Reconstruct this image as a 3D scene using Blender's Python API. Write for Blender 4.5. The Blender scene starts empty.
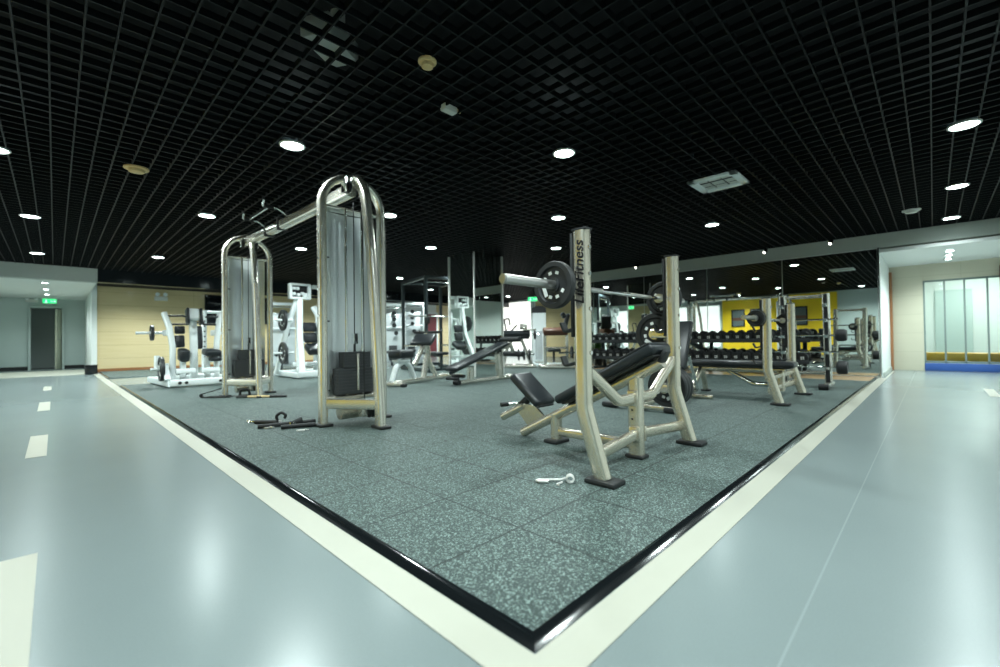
import bpy, bmesh, math, random
from mathutils import Vector, Matrix, Euler
R_ = math.radians
PI = math.pi
random.seed(4)
COL = bpy.context.scene.collection
sc = bpy.context.scene

# ------------------------------------------------------------------ materials
def base_mat(name):
    m = bpy.data.materials.new(name); m.use_nodes = True
    nt = m.node_tree; b = nt.nodes['Principled BSDF']
    return m, nt, b
def mat(name, col, rough=.5, metal=0., var=.06, scale=8., spec=.5, bump=0., coat=0., rvar=.08):
    m, nt, b = base_mat(name)
    N = nt.nodes; L = nt.links
    tc = N.new('ShaderNodeTexCoord'); no = N.new('ShaderNodeTexNoise')
    no.inputs['Scale'].default_value = scale; no.inputs['Detail'].default_value = 4
    L.new(tc.outputs['Object'], no.inputs['Vector'])
    mx = N.new('ShaderNodeMix'); mx.data_type = 'RGBA'
    mx.inputs[6].default_value = (*[c*(1-var) for c in col], 1)
    mx.inputs[7].default_value = (*[min(1, c*(1+var)) for c in col], 1)
    L.new(no.outputs['Fac'], mx.inputs[0]); L.new(mx.outputs[2], b.inputs['Base Color'])
    mr = N.new('ShaderNodeMapRange'); mr.inputs[3].default_value = max(.02, rough-rvar*rough*2); mr.inputs[4].default_value = min(1, rough+rvar*rough*2)
    L.new(no.outputs['Fac'], mr.inputs[0])
    if metal == 0 and rough > .35: L.new(mr.outputs[0], b.inputs['Roughness'])
    else: b.inputs['Roughness'].default_value = rough
    b.inputs['Metallic'].default_value = metal
    b.inputs['Specular IOR Level'].default_value = spec
    b.inputs['Coat Weight'].default_value = coat
    if bump:
        bp = N.new('ShaderNodeBump'); bp.inputs['Strength'].default_value = bump; bp.inputs['Distance'].default_value = .004
        n2 = N.new('ShaderNodeTexNoise'); n2.inputs['Scale'].default_value = scale*12
        L.new(tc.outputs['Object'], n2.inputs['Vector'])
        L.new(n2.outputs['Fac'], bp.inputs['Height']); L.new(bp.outputs[0], b.inputs['Normal'])
    return m
def emit(name, col, s):
    m, nt, b = base_mat(name)
    b.inputs['Base Color'].default_value = (*[c*.8 for c in col], 1)
    b.inputs['Emission Color'].default_value = (*col, 1); b.inputs['Emission Strength'].default_value = s
    b.inputs['Roughness'].default_value = .4
    return m
def math_node(nt, op, a, b=None, c=None):
    n = nt.nodes.new('ShaderNodeMath'); n.operation = op
    for i, v in enumerate((a, b, c)):
        if v is None: continue
        if isinstance(v, (int, float)): n.inputs[i].default_value = v
        else: nt.links.new(v, n.inputs[i])
    return n.outputs[0]
def mixc(nt, f, a, b):
    n = nt.nodes.new('ShaderNodeMix'); n.data_type = 'RGBA'
    for i, v in ((0, f), (6, a), (7, b)):
        if isinstance(v, (int, float)): n.inputs[i].default_value = v
        elif isinstance(v, tuple): n.inputs[i].default_value = (*v, 1)
        else: nt.links.new(v, n.inputs[i])
    return n.outputs[2]
def coords(nt):
    tc = nt.nodes.new('ShaderNodeTexCoord'); s = nt.nodes.new('ShaderNodeSeparateXYZ')
    nt.links.new(tc.outputs['Object'], s.inputs[0])
    return tc.outputs['Object'], s.outputs[0], s.outputs[1], s.outputs[2]
def noise(nt, vec, scale, detail=3, rough=.5):
    n = nt.nodes.new('ShaderNodeTexNoise'); n.inputs['Scale'].default_value = scale
    n.inputs['Detail'].default_value = detail; n.inputs['Roughness'].default_value = rough
    nt.links.new(vec, n.inputs['Vector']); return n.outputs['Fac']
def ramp(nt, f, lo, hi):
    n = nt.nodes.new('ShaderNodeMapRange'); n.interpolation_type = 'SMOOTHSTEP'
    n.inputs[1].default_value = lo; n.inputs[2].default_value = hi
    nt.links.new(f, n.inputs[0]); return n.outputs[0]

def vinyl_mat():
    m, nt, b = base_mat('grey_green_vinyl')
    v, x, y, z = coords(nt)
    n1 = noise(nt, v, 1.3, 5); n2 = noise(nt, v, 160, 2)
    c = mixc(nt, n1, (.170, .210, .212), (.200, .244, .245))
    c = mixc(nt, math_node(nt, 'MULTIPLY', n2, .12), c, (.42, .48, .47))
    # welded sheet seams
    d1 = math_node(nt, 'ABSOLUTE', math_node(nt, 'ADD', y, .465)); d2 = math_node(nt, 'ABSOLUTE', math_node(nt, 'ADD', x, 2.2))
    s = math_node(nt, 'LESS_THAN', math_node(nt, 'MINIMUM', d1, d2), .003)
    c = mixc(nt, math_node(nt, 'MULTIPLY', s, .16), c, (.5, .56, .55))
    nt.links.new(c, b.inputs['Base Color'])
    b.inputs['Roughness'].default_value = .25
    return m
def rubber_tile_mat():
    m, nt, b = base_mat('speckled_rubber')
    v, x, y, z = coords(nt)
    n1 = noise(nt, v, 135, 2, .65); n2 = noise(nt, v, 60, 3); n3 = noise(nt, v, .9, 3)
    c = mixc(nt, n3, (.031, .048, .045), (.046, .066, .062))
    c = mixc(nt, math_node(nt, 'MULTIPLY', ramp(nt, n1, .5, .66), .85), c, (.29, .39, .36))
    c = mixc(nt, math_node(nt, 'MULTIPLY', ramp(nt, n2, .5, .75), .55), c, (.025, .033, .033))
    def seam(q, off):
        f = math_node(nt, 'FRACT', math_node(nt, 'ADD', math_node(nt, 'MULTIPLY', q, 2.), off))
        return math_node(nt, 'LESS_THAN', math_node(nt, 'ABSOLUTE', math_node(nt, 'SUBTRACT', f, .5)), .010)
    s = math_node(nt, 'MAXIMUM', seam(x, .48), seam(y, .46))
    c = mixc(nt, math_node(nt, 'MULTIPLY', s, .75), c, (.01, .013, .013))
    nt.links.new(c, b.inputs['Base Color']); b.inputs['Roughness'].default_value = .62
    b.inputs['Specular IOR Level'].default_value = .35
    bp = nt.nodes.new('ShaderNodeBump'); bp.inputs['Strength'].default_value = .5; bp.inputs['Distance'].default_value = .003
    nt.links.new(n1, bp.inputs['Height']); nt.links.new(bp.outputs[0], b.inputs['Normal'])
    return m
def panel_mat(name, c1, c2, cj, pw, ph, ox=0, rough=.18, grain=True, axis='x'):
    m, nt, b = base_mat(name)
    v, x, y, z = coords(nt)
    q = x if axis == 'x' else y
    mp = nt.nodes.new('ShaderNodeMapping'); mp.inputs['Scale'].default_value = (.6, .6, 9)
    nt.links.new(v, mp.inputs[0])
    n = noise(nt, mp.outputs[0], 2.2 if grain else .8, 5)
    c = mixc(nt, n, c1, c2)
    fx = math_node(nt, 'FRACT', math_node(nt, 'DIVIDE', math_node(nt, 'ADD', q, ox), pw))
    fz = math_node(nt, 'FRACT', math_node(nt, 'DIVIDE', z, ph))
    s = math_node(nt, 'MAXIMUM', math_node(nt, 'LESS_THAN', fx, .008/pw), math_node(nt, 'LESS_THAN', fz, .008/ph))
    c = mixc(nt, math_node(nt, 'MULTIPLY', s, .7), c, cj)
    nt.links.new(c, b.inputs['Base Color']); b.inputs['Roughness'].default_value = rough
    return m

M = {}
M['vinyl'] = vinyl_mat()
M['rubber'] = rubber_tile_mat()
M['edge'] = mat('black_gloss_edging', (.006, .008, .009), .11, rvar=.1)
M['tape'] = mat('cream_floor_tape', (.455, .455, .385), .45, var=.04)
M['planks'] = panel_mat('pale_wood_boards', (.50, .34, .19), (.60, .42, .25), (.2, .12, .06), 1.2, .12, axis='y', rough=.25)
M['woodwall'] = panel_mat('light_oak_panels', (.62, .50, .27), (.72, .60, .36), (.36, .27, .14), 2.4, .4, rough=.14)
M['beige'] = panel_mat('beige_stone_tile', (.50, .48, .38), (.55, .53, .42), (.4, .39, .3), 1.2, .42, rough=.25, grain=False, axis='y')
M['white_wall'] = mat('white_paint', (.74, .78, .76), .6, var=.02)
M['grey_wall'] = mat('pale_grey_paint', (.50, .59, .57), .55, var=.02)
M['soffit'] = mat('grey_soffit_paint', (.42, .46, .42), .55, var=.03)
M['yellow'] = mat('yellow_paint', (.95, .64, .02), .45, var=.04)
M['black_paint'] = mat('matt_black_paint', (.005, .006, .007), .7, spec=.2)
M['black_gloss'] = mat('gloss_black_panel', (.012, .015, .017), .14)
M['fin'] = mat('dark_aluminium_fin', (.0032, .0050, .0056), .5, spec=.17, var=.1)
M['mirror'] = mat('silvered_mirror', (.86, .90, .87), .01, metal=1., var=.0, rvar=0)
M['chrome'] = mat('polished_chrome', (.82, .84, .83), .10, metal=1.)
M['champ'] = mat('champagne_enamel', (.70, .655, .545), .27, metal=.84, var=.02, rvar=.02)
M['silver'] = mat('satin_silver_enamel', (.76, .74, .66), .25, metal=.76, var=.02, rvar=.02)
M['bright_trim'] = mat('satin_bright_trim', (.88, .88, .85), .22, metal=.35, var=.01, rvar=.02)
M['teal_frame'] = mat('grey_green_frame_paint', (.16, .21, .20), .4)
M['brush'] = mat('brushed_aluminium_shroud', (.88, .94, .96), .26, metal=.55, var=.02, scale=3, rvar=.02)
M['white_en'] = mat('white_enamel', (.86, .92, .92), .25, var=.03)
M['vinyl_pad'] = mat('black_upholstery', (.012, .016, .019), .36, bump=.12, scale=10)
M['rub'] = mat('black_rubber', (.012, .014, .015), .55, bump=.2, scale=20)
M['grip'] = mat('black_foam_grip', (.010, .012, .013), .6)
M['iron'] = mat('dark_cast_plate', (.020, .023, .026), .42, bump=.1)
M['mark'] = mat('white_raised_marking', (.78, .80, .78), .5)
M['ink'] = mat('black_decal', (.008, .008, .009), .4)
M['steel'] = mat('turned_steel', (.58, .58, .56), .32, metal=1.)
M['stack'] = mat('charcoal_weight_plates', (.030, .034, .036), .45)
M['brown'] = mat('brown_upholstery', (.12, .05, .028), .4)
M['maroon'] = mat('maroon_door_paint', (.16, .02, .03), .4)
M['dark_red'] = mat('dark_red_paint', (.10, .012, .012), .4)
M['rackblack'] = mat('graphite_rack_enamel', (.035, .050, .055), .35, metal=.3)
M['blue'] = mat('blue_padding', (.03, .09, .32), .45)
M['ylw_pad'] = mat('yellow_padding', (.80, .42, .03), .45)
M['greybox'] = mat('dim_room_paint', (.10, .13, .13), .6)
M['cream_door'] = mat('cream_door_leaf', (.52, .54, .42), .45)
M['leaf'] = mat('green_leaf', (.06, .20, .03), .45, var=.35)
M['terra'] = mat('dark_planter', (.05, .05, .05), .5)
M['ylw_disc'] = mat('yellowed_plastic', (.62, .46, .22), .5)
M['pale_disc'] = mat('pale_plastic', (.60, .62, .58), .5)
M['screen'] = mat('black_screen_glass', (.006, .008, .010), .08)
M['brownwood'] = mat('red_brown_timber', (.30, .13, .05), .4)
LC = (.87, 1., .985)
M['lens'] = emit('lit_lens', (.80, 1., .98), 30)
M['lens_soft'] = emit('lit_small_lens', (1., .95, .85), 16)
M['win'] = emit('bright_frosted_glass', (1., .99, .93), 1.15)
M['win2'] = emit('bright_frosted_glass_cool', (.93, 1., .97), .9)
M['green_lit'] = emit('green_exit_face', (.02, .80, .22), 1.3)
M['white_lit'] = emit('white_exit_mark', (.6, 1., .75), 1.2)
g, nt, b = base_mat('clear_glass')
nt.nodes.remove(b)
tr = nt.nodes.new('ShaderNodeBsdfTransparent'); tr.inputs[0].default_value = (.88, .95, .93, 1)
gs = nt.nodes.new('ShaderNodeBsdfGlossy'); gs.inputs['Roughness'].default_value = .03
lw = nt.nodes.new('ShaderNodeFresnel'); lw.inputs['IOR'].default_value = 1.45
ms = nt.nodes.new('ShaderNodeMixShader')
nt.links.new(lw.outputs[0], ms.inputs[0]); nt.links.new(tr.outputs[0], ms.inputs[1]); nt.links.new(gs.outputs[0], ms.inputs[2])
nt.links.new(ms.outputs[0], nt.nodes['Material Output'].inputs[0])
M['glass'] = g

# ------------------------------------------------------------------ mesh builder
def fillet(path, rad, n=5, closed=False):
    P = [Vector(p) for p in path]
    if rad <= 0 or len(P) < 3: return P
    out = []; k = len(P)
    for i, p in enumerate(P):
        if not closed and (i == 0 or i == k-1): out.append(p); continue
        a = P[i-1]-p; c = P[(i+1) % k]-p
        la, lc = a.length, c.length
        if la < 1e-6 or lc < 1e-6: continue
        a.normalize(); c.normalize(); ang = a.angle(c)
        if ang > PI-.02: out.append(p); continue
        t = min(rad/math.tan(ang/2), la*.48, lc*.48)
        p0, p1 = p+a*t, p+c*t
        for j in range(n+1):
            u = j/n
            out.append(p0*(1-u)**2+p*2*u*(1-u)+p1*u*u)
    return out
def rrect(a, b, r=None, n=3):
    r = min(a, b)*.3 if r is None else r
    pts = []
    for cx, cy, s in ((a/2-r, b/2-r, 0), (-a/2+r, b/2-r, 90), (-a/2+r, -b/2+r, 180), (a/2-r, -b/2+r, 270)):
        for j in range(n+1):
            t = R_(s+90*j/n); pts.append((cx+r*math.cos(t), cy+r*math.sin(t)))
    return pts
class MB:
    def __init__(s): s.bm = bmesh.new()
    def box(s, c, d, bev=0., rot=None, seg=2):
        g = bmesh.ops.create_cube(s.bm, size=1.)
        vs = g['verts']
        bmesh.ops.scale(s.bm, vec=d, verts=vs)
        if bev > 0:
            es = list({e for v in vs for e in v.link_edges})
            r = bmesh.ops.bevel(s.bm, geom=es, offset=min(bev, min(d)*.49), segments=seg, profile=.5, affect='EDGES')
            vs = list({v for f in r['faces'] for v in f.verts} | {v for v in vs if v.is_valid})
        mt = Matrix.Translation(c)
        if rot is not None: mt = mt @ rot.to_4x4()
        bmesh.ops.transform(s.bm, matrix=mt, verts=vs)
        return s
    def raw(s, verts, faces):
        vs = [s.bm.verts.new(v) for v in verts]
        for f in faces:
            try: s.bm.faces.new([vs[i] for i in f])
            except ValueError: pass
        return s
    def sweep(s, P, prof, n=None, closed=False, cap=True, taper=None):
        k = len(P); rings = []
        prev = None
        for i, p in enumerate(P):
            if closed: t = P[(i+1) % k]-P[i-1]
            else: t = P[min(i+1, k-1)]-P[max(i-1, 0)]
            t.normalize()
            if n is not None:
                u = Vector(n)-t*Vector(n).dot(t); u.normalize()
            elif prev is None:
                u = t.orthogonal().normalized()
            else:
                u = prev-t*prev.dot(t); u.normalize()
            prev = u; w = t.cross(u)
            q = 1 if taper is None else taper[0]+(taper[1]-taper[0])*i/(k-1)
            rings.append([s.bm.verts.new(p+u*a*q+w*b_*q) for a, b_ in prof])
        m = len(prof)
        for i in range(k if closed else k-1):
            A, B = rings[i], rings[(i+1) % k]
            for j in range(m):
                s.bm.faces.new((A[j], A[(j+1) % m], B[(j+1) % m], B[j]))
        if cap and not closed:
            s.bm.faces.new(rings[0][::-1]); s.bm.faces.new(rings[-1])
        return s
    def tube(s, path, r, fil=0., seg=12, closed=False, nf=5, taper=None):
        P = fillet(path, fil, nf, closed)
        return s.sweep(P, [(r*math.cos(2*PI*j/seg), r*math.sin(2*PI*j/seg)) for j in range(seg)], None, closed, True, taper)
    def bar(s, path, a, b, n, fil=0., r=None, nf=5, closed=False, taper=None):
        "rounded rectangular tube, a along the fixed normal n"
        return s.sweep(fillet(path, fil, nf, closed), rrect(a, b, r), n, closed, True, taper)
    def cyl(s, p0, p1, r, r2=None, seg=20):
        p0, p1 = Vector(p0), Vector(p1)
        r2 = r if r2 is None else r2
        t = (p1-p0).normalized(); u = t.orthogonal().normalized(); w = t.cross(u)
        A = [s.bm.verts.new(p0+(u*math.cos(2*PI*j/seg)+w*math.sin(2*PI*j/seg))*r) for j in range(seg)]
        B = [s.bm.verts.new(p1+(u*math.cos(2*PI*j/seg)+w*math.sin(2*PI*j/seg))*r2) for j in range(seg)]
        for j in range(seg): s.bm.faces.new((A[j], A[(j+1) % seg], B[(j+1) % seg], B[j]))
        s.bm.faces.new(A[::-1]); s.bm.faces.new(B)
        return s
    def lathe(s, prof, o=(0, 0, 0), axis=(0, 0, 1), seg=32):
        "closed profile ring of (radius, along)"
        o = Vector(o); t = Vector(axis).normalized(); u = t.orthogonal().normalized(); w = t.cross(u)
        rings = []
        for j in range(seg):
            d = u*math.cos(2*PI*j/seg)+w*math.sin(2*PI*j/seg)
            rings.append([s.bm.verts.new(o+t*z+d*max(r, 1e-4)) for r, z in prof])
        k = len(prof)
        for j in range(seg):
            A, B = rings[j], rings[(j+1) % seg]
            for i in range(k):
                s.bm.faces.new((A[i], B[i], B[(i+1) % k], A[(i+1) % k]))
        return s
    def prism(s, pts, ext):
        "flat polygon extruded"
        e = Vector(ext); A = [s.bm.verts.new(p) for p in pts]; B = [s.bm.verts.new(Vector(p)+e) for p in pts]
        k = len(pts)
        s.bm.faces.new(A[::-1]); s.bm.faces.new(B)
        for j in range(k): s.bm.faces.new((A[j], A[(j+1) % k], B[(j+1) % k], B[j]))
        return s
    def ball(s, c, r, sc_=(1, 1, 1)):
        g = bmesh.ops.create_icosphere(s.bm, subdivisions=2, radius=r)
        bmesh.ops.transform(s.bm, matrix=Matrix.Translation(c) @ Matrix.Diagonal((*sc_, 1)), verts=g['verts'])
        return s
EACH = {'hanger', 'marking', 'pictogram', 'bolt', 'adjust_hole', 'knurling', 'cross_tube', 'cross_rail', 'guide_rod', 'pulley_bracket', 'side_rail', 'lower_brace', 'bumper', 'louvre', 'leg_roller', 'post', 'base_bar', 'hook', 'head_cover', 'shroud_rail', 'storage_horn_', 'bar_catch'}
def islands(bm):
    left = set(bm.verts); out = []
    while left:
        st = [left.pop()]; grp = set(st)
        while st:
            v = st.pop()
            for e in v.link_edges:
                w = e.other_vert(v)
                if w in left: left.discard(w); grp.add(w); st.append(w)
        out.append(grp)
    return out
def obj(name, mb, m, parent=None, flat=False):
    bm = mb.bm
    if name in EACH and parent is not None:
        isl = islands(bm)
        if len(isl) > 1:
            isl.sort(key=lambda g: min((v.co.x, v.co.y, v.co.z) for v in g)[:])
            r = None
            for grp in isl:
                idx = {v: i for i, v in enumerate(grp)}
                nb = MB(); nb.raw([v.co.copy() for v in grp], [[idx[v] for v in f.verts] for f in bm.faces if f.verts[0] in grp])
                r = obj1(name, nb, m, parent, flat)
            bm.free(); return r
    return obj1(name, mb, m, parent, flat)
def obj1(name, mb, m, parent=None, flat=False):
    bm = mb.bm
    bmesh.ops.recalc_face_normals(bm, faces=bm.faces)
    me = bpy.data.meshes.new(name); bm.to_mesh(me); bm.free()
    if not flat:
        for p in me.polygons: p.use_smooth = True
        me.set_sharp_from_angle(angle=R_(38))
    me.materials.append(M[m])
    o = bpy.data.objects.new(name, me); COL.objects.link(o)
    if parent is not None: o.parent = parent
    return o
def tag(o, label, cat, group=None, kind=None):
    o['label'] = label; o['category'] = cat
    if group: o['group'] = group
    if kind: o['kind'] = kind
    return o
def thing(name, label, cat, loc=(0, 0, 0), rz=0., group=None):
    o = bpy.data.objects.new(name, None); o.empty_display_size = .1; COL.objects.link(o)
    o.location = loc; o.rotation_euler = (0, 0, rz)
    return tag(o, label, cat, group)
def struct(name, mb, m, label, cat, parent=None):
    o = obj(name, mb, m, parent, flat=True)
    if parent is None: tag(o, label, cat, None, 'structure')
    return o
def dup(root, loc, rz=None, label=None):
    r = root.copy(); COL.objects.link(r); r.location = loc
    if rz is not None: r.rotation_euler = (0, 0, rz)
    if label: r['label'] = label
    for ch in list(root.children):
        c = ch.copy(); COL.objects.link(c); c.parent = r
        for g in list(ch.children):
            d = g.copy(); COL.objects.link(d); d.parent = c
    return r
def rot(x=0, y=0, z=0): return Euler((R_(x), R_(y), R_(z))).to_matrix()
def text_part(name, body, size, m, parent, mtx, shear=0., ext=.0015):
    cu = bpy.data.curves.new(name, 'FONT'); cu.body = body; cu.size = size; cu.shear = shear; cu.extrude = ext
    cu.align_x = 'LEFT'; cu.align_y = 'BOTTOM_BASELINE'; cu.offset = size*.012
    t = bpy.data.objects.new(name, cu); COL.objects.link(t)
    bpy.context.view_layer.update()
    me = bpy.data.meshes.new_from_object(t.evaluated_get(bpy.context.evaluated_depsgraph_get()))
    bpy.data.objects.remove(t); bpy.data.curves.remove(cu)
    me.name = name; me.materials.clear(); me.materials.append(M[m])
    me.transform(mtx)
    o = bpy.data.objects.new(name, me); COL.objects.link(o); o.parent = parent
    return o

# ------------------------------------------------------------------ camera (fitted to the vanishing points of ceiling grid and floor edges)
CAM = Vector((-0.878431, -0.753797, 0.82))
def cam_axes(y, p, r):
    f = Vector((math.cos(y)*math.cos(p), math.sin(y)*math.cos(p), math.sin(p)))
    rt = Vector((math.sin(y), -math.cos(y), 0)); dn = f.cross(rt)
    return rt*math.cos(r)+dn*math.sin(r), dn*math.cos(r)-rt*math.sin(r), f
rt, dn, fw = cam_axes(R_(44.60148731), R_(.77018499), R_(.75570542))
cam = bpy.data.cameras.new('camera'); camo = bpy.data.objects.new('camera', cam); COL.objects.link(camo)
mw = Matrix((rt, -dn, -fw)).transposed().to_4x4(); mw.translation = CAM
camo.matrix_world = mw
cam.sensor_width = 36; cam.lens = 36*439.316/1000; cam.clip_start = .02
cam.dof.use_dof = True; cam.dof.focus_distance = 3.1; cam.dof.aperture_fstop = 1.3
sc.camera = camo

# ------------------------------------------------------------------ shell
ZC = 2.72
XM = 10.04            # mirror wall
YW = 16.9             # timber wall
YB = 14.2             # ceiling beam
XL, YR = -2.6, -2.4   # outer corridor walls
XE = 15.              # far east wall
# floor
fb = MB(); fb.box(((XL+17.5)/2, (YR+21.2)/2, -.05), (17.5-XL+.4, 21.2-YR+.4, .1))
struct('floor', fb, 'vinyl', 'grey green vinyl corridor floor around the rubber gym area', 'floor')
MT = .018             # rubber top height
XT = 9.0; YT = 10.6
tb = MB(); tb.box(((.043+XT)/2, (.043+YT)/2, MT/2), (XT-.043, YT-.043, MT)); 
struct('floor_rubber', tb, 'rubber', 'speckled dark rubber tile flooring of the free weight area', 'floor')
tb = MB(); tb.box(((.06+6.)/2, (13.3+YW)/2, MT/2), (6.-.06, YW-13.3, MT))
struct('floor_rubber_rear', tb, 'rubber', 'narrow strip of rubber flooring along the timber wall', 'floor')
wb = MB(); wb.box(((XT+XM)/2, (.03+6.9)/2, MT/2), (XM-XT, 6.87, MT))
struct('floor_boards', wb, 'planks', 'pale wooden floor strip along the mirrored wall', 'floor')
# bevelled black edging
def ramp_edge(p, q, inn, name, lab):
    "low rounded edging strip, mitred at its start"
    p, q, i = Vector(p), Vector(q), Vector(inn)
    mb = MB(); w = .043; d = (q-p).normalized(); n = 7
    prof = [(w*t/n, (MT+.001)*(.1*t/n+.9*math.sin(t*PI/2/n))) for t in range(n+1)]
    A = [mb.bm.verts.new(p+i*o+d*o+Vector((0, 0, z))) for o, z in prof]+[mb.bm.verts.new(p+i*w+d*w)]
    B = [mb.bm.verts.new(q+i*o+Vector((0, 0, z))) for o, z in prof]+[mb.bm.verts.new(q+i*w)]
    k = len(A)
    for j in range(k): mb.bm.faces.new((A[j], A[(j+1) % k], B[(j+1) % k], B[j]))
    mb.bm.faces.new(A[::-1]); mb.bm.faces.new(B)
    o = obj(name, mb, 'edge'); tag(o, lab, 'floor edging', None, 'structure')
ramp_edge((0, 0, .001), (0, YT, .001), (1, 0, 0), 'trim_1', 'glossy black edging along the left side of the rubber floor')
ramp_edge((0, 0, .001), (XM-.02, 0, .001), (0, 1, 0), 'trim_2', 'glossy black edging along the right side of the rubber floor')
ramp_edge((0, 13.3, .001), (0, YW, .001), (1, 0, 0), 'trim_3', 'black edging of the rear rubber strip by the timber wall')
TW = .125
tp = MB(); tp.prism([(-.004, -.004, .0015), (-.004, YW-.9, .0015), (-TW, YW-.9, .0015), (-TW, -TW, .0015)], (0, 0, .0012))
struct('trim_4', tp, 'tape', 'cream border tape on the floor along the left edging', 'floor tape')
tp = MB(); tp.prism([(-.004, -.004, .0015), (-TW, -TW, .0015), (12.3, -TW, .0015), (12.3, -.1, .0015), (XM, -.1, .0015), (XM-.02, -.004, .0015)], (0, 0, .0012))
struct('trim_5', tp, 'tape', 'cream border tape on the floor along the right edging', 'floor tape')
def dash(n, x0, x1, y0, y1, lab):
    d = MB(); d.box(((x0+x1)/2, (y0+y1)/2, .0017), (x1-x0, y1-y0, .0014)); struct('trim_%d' % n, d, 'tape', lab, 'lane marking')
dash(6, -1.035, -.925, .75, 1.78, 'cream lane dash on the left corridor floor at the picture edge')
dash(7, -1.03, -.92, 3.95, 5.05, 'cream lane dash on the left corridor, second from the camera')
dash(8, -1.03, -.92, 7.2, 8.4, 'cream lane dash on the left corridor, third from the camera')
dash(9, -1.03, -.92, 10.7, 11.8, 'cream lane dash on the left corridor, nearest the open door')
dash(10, 7.6, 8.7, -1.36, -1.26, 'cream lane dash on the right corridor floor')
# ceilings
cb = MB(); cb.box(((XL+17.5)/2, (YR+21.2)/2, ZC+.55), (17.5-XL+.4, 21.2-YR+.4, .1))
struct('ceiling', cb, 'black_paint', 'black slab above the open grid ceiling', 'ceiling')
gb = MB(); sp = .15
GX0, GX1, GY0, GY1 = XL, XE, YR, YB
x = -1.055+sp*-10
while x < GX1:
    if x > GX0: gb.box((x, (GY0+GY1)/2, ZC+.02), (.011, GY1-GY0, .046))
    x += sp
y = -.326-sp*13
while y < GY1:
    if y > GY0: gb.box(((GX0+GX1)/2, y, ZC+.02), (GX1-GX0, .011, .045))
    y += sp
struct('ceiling_grid', gb, 'fin', 'black open cell grid ceiling of thin metal fins', 'ceiling')
# beams / soffits
s = MB(); s.box((XM+.15, (YR+6.9)/2, (2.45+ZC+.5)/2), (.3, 6.9-YR, ZC+.5-2.45)); struct('wall_soffit_east', s, 'soffit', 'grey soffit above the mirrored wall and right corridor', 'soffit')
s = MB(); s.box((XL/2-.06, YB+.12, (2.39+ZC+.5)/2), (-XL-.12, .24, ZC+.5-2.39)); struct('wall_soffit_corridor', s, 'soffit', 'grey soffit over the entrance to the left corridor lobby', 'soffit')
s = MB(); s.box(((XE)/2-.06, YB+.12, (2.40+ZC+.5)/2), (XE+.12, .24, ZC+.5-2.40)); struct('wall_soffit_north', s, 'black_gloss', 'glossy black beam above the timber wall', 'soffit')
c = MB(); c.box(((XL-.12)/2, (YB+20.8)/2+.1, 2.44), (-XL-.12, 20.8-YB-.2, .06)); struct('ceiling_lobby', c, 'white_wall', 'white lowered ceiling of the left corridor lobby', 'ceiling')
c = MB(); c.box((XE/2, (YB+YW)/2+.1, 2.60), (XE, YW-YB-.2, .06)); struct('ceiling_north', c, 'black_paint', 'dark lowered ceiling strip by the timber wall', 'ceiling')
c = MB(); c.box(((XM+12.7)/2, (YR-.05)/2, 2.39), (12.7-XM, -YR-.05, .06)); struct('ceiling_corridor', c, 'white_wall', 'white lowered ceiling at the end of the right corridor', 'ceiling')
# walls
w = MB(); w.box((9.6/2, YW+.1, 1.3), (9.6, .2, 2.6)); w.box((13.75, YW+.1, 1.3), (2.5, .2, 2.6)); struct('wall_north', w, 'woodwall', 'light oak panelled wall at the far left of the gym', 'wall')
w = MB(); w.box((-.06, 18.9, 1.35), (.12, 4.2, 2.7)); struct('wall_lobby_side', w, 'white_wall', 'white end wall beside the timber panelling', 'wall')
# lobby back wall with door opening x -1.44..-.70, z 0..2.1
yb = 20.8
w = MB()
w.box((( XL-1.44)/2, yb+.08, 1.3), (-1.44-XL, .16, 2.6)); w.box((-.35-.06, yb+.08, 1.3), (.58, .16, 2.6)); w.box((-1.07, yb+.08, 2.36), (.74, .16, .50))
struct('wall_lobby_back', w, 'grey_wall', 'pale grey back wall of the left corridor lobby', 'wall')
w = MB(); w.box((XL-.1, (YR+21.2)/2, 1.65), (.2, 21.2-YR, 3.3)); struct('wall_west', w, 'grey_wall', 'pale grey outer wall of the left corridor', 'wall')
w = MB(); w.box((XL+.02, 4.45, 1.34), (.05, 4.6, 2.68)); struct('wall_west_accent', w, 'yellow', 'bright yellow accent wall seen in the mirrors', 'wall')
w = MB(); w.box((7.4, YR-.1, 1.65), (20.4, .2, 3.3)); struct('wall_south', w, 'white_wall', 'white outer wall of the right corridor', 'wall')
w = MB(); w.box((XE+.1, 12.1, 1.65), (.2, 10.4, 3.3)); struct('wall_east', w, 'white_wall', 'white wall at the far end of the gym beyond the pillar', 'wall')
w = MB(); w.box((11.05, YW+.1, 1.3), (2.9, .2, 2.6)); struct('wall_north_white', w, 'white_wall', 'white part of the far wall with a maroon door', 'wall')
w = MB(); w.box((XE-.02, 11.2, 1.3), (.06, 2.6, 2.6)); struct('wall_east_panel', w, 'woodwall', 'tan panelled part of the far wall behind the white tower', 'wall')
w = MB(); w.box((XM+.15, 3.42, 1.225), (.3, 6.94, 2.45)); struct('wall_mirror', w, 'white_wall', 'white partition wall carrying the mirrors', 'wall')
w = MB(); w.box(((XM+.3+12.7)/2, .05, 1.19), (12.7-XM-.3, .2, 2.38)); struct('wall_corridor_side', w, 'white_wall', 'white side wall of the right corridor past the mirrors', 'wall')
w = MB(); w.box((13.4, 6.9, 1.65), (3.4, .15, 3.3)); struct('wall_east_return', w, 'white_wall', 'white return wall behind the mirror partition', 'wall')
w = MB(); w.box((12.8, -.27, 1.2), (.2, .68, 2.4)); w.box((12.8, -1.6, 2.2), (.2, 2.0, .42)); w.box((12.8, -2.2, 1.0), (.2, .72, 2.0)); struct('wall_corridor_end', w, 'beige', 'beige stone tiled wall at the end of the right corridor', 'wall')
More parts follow.
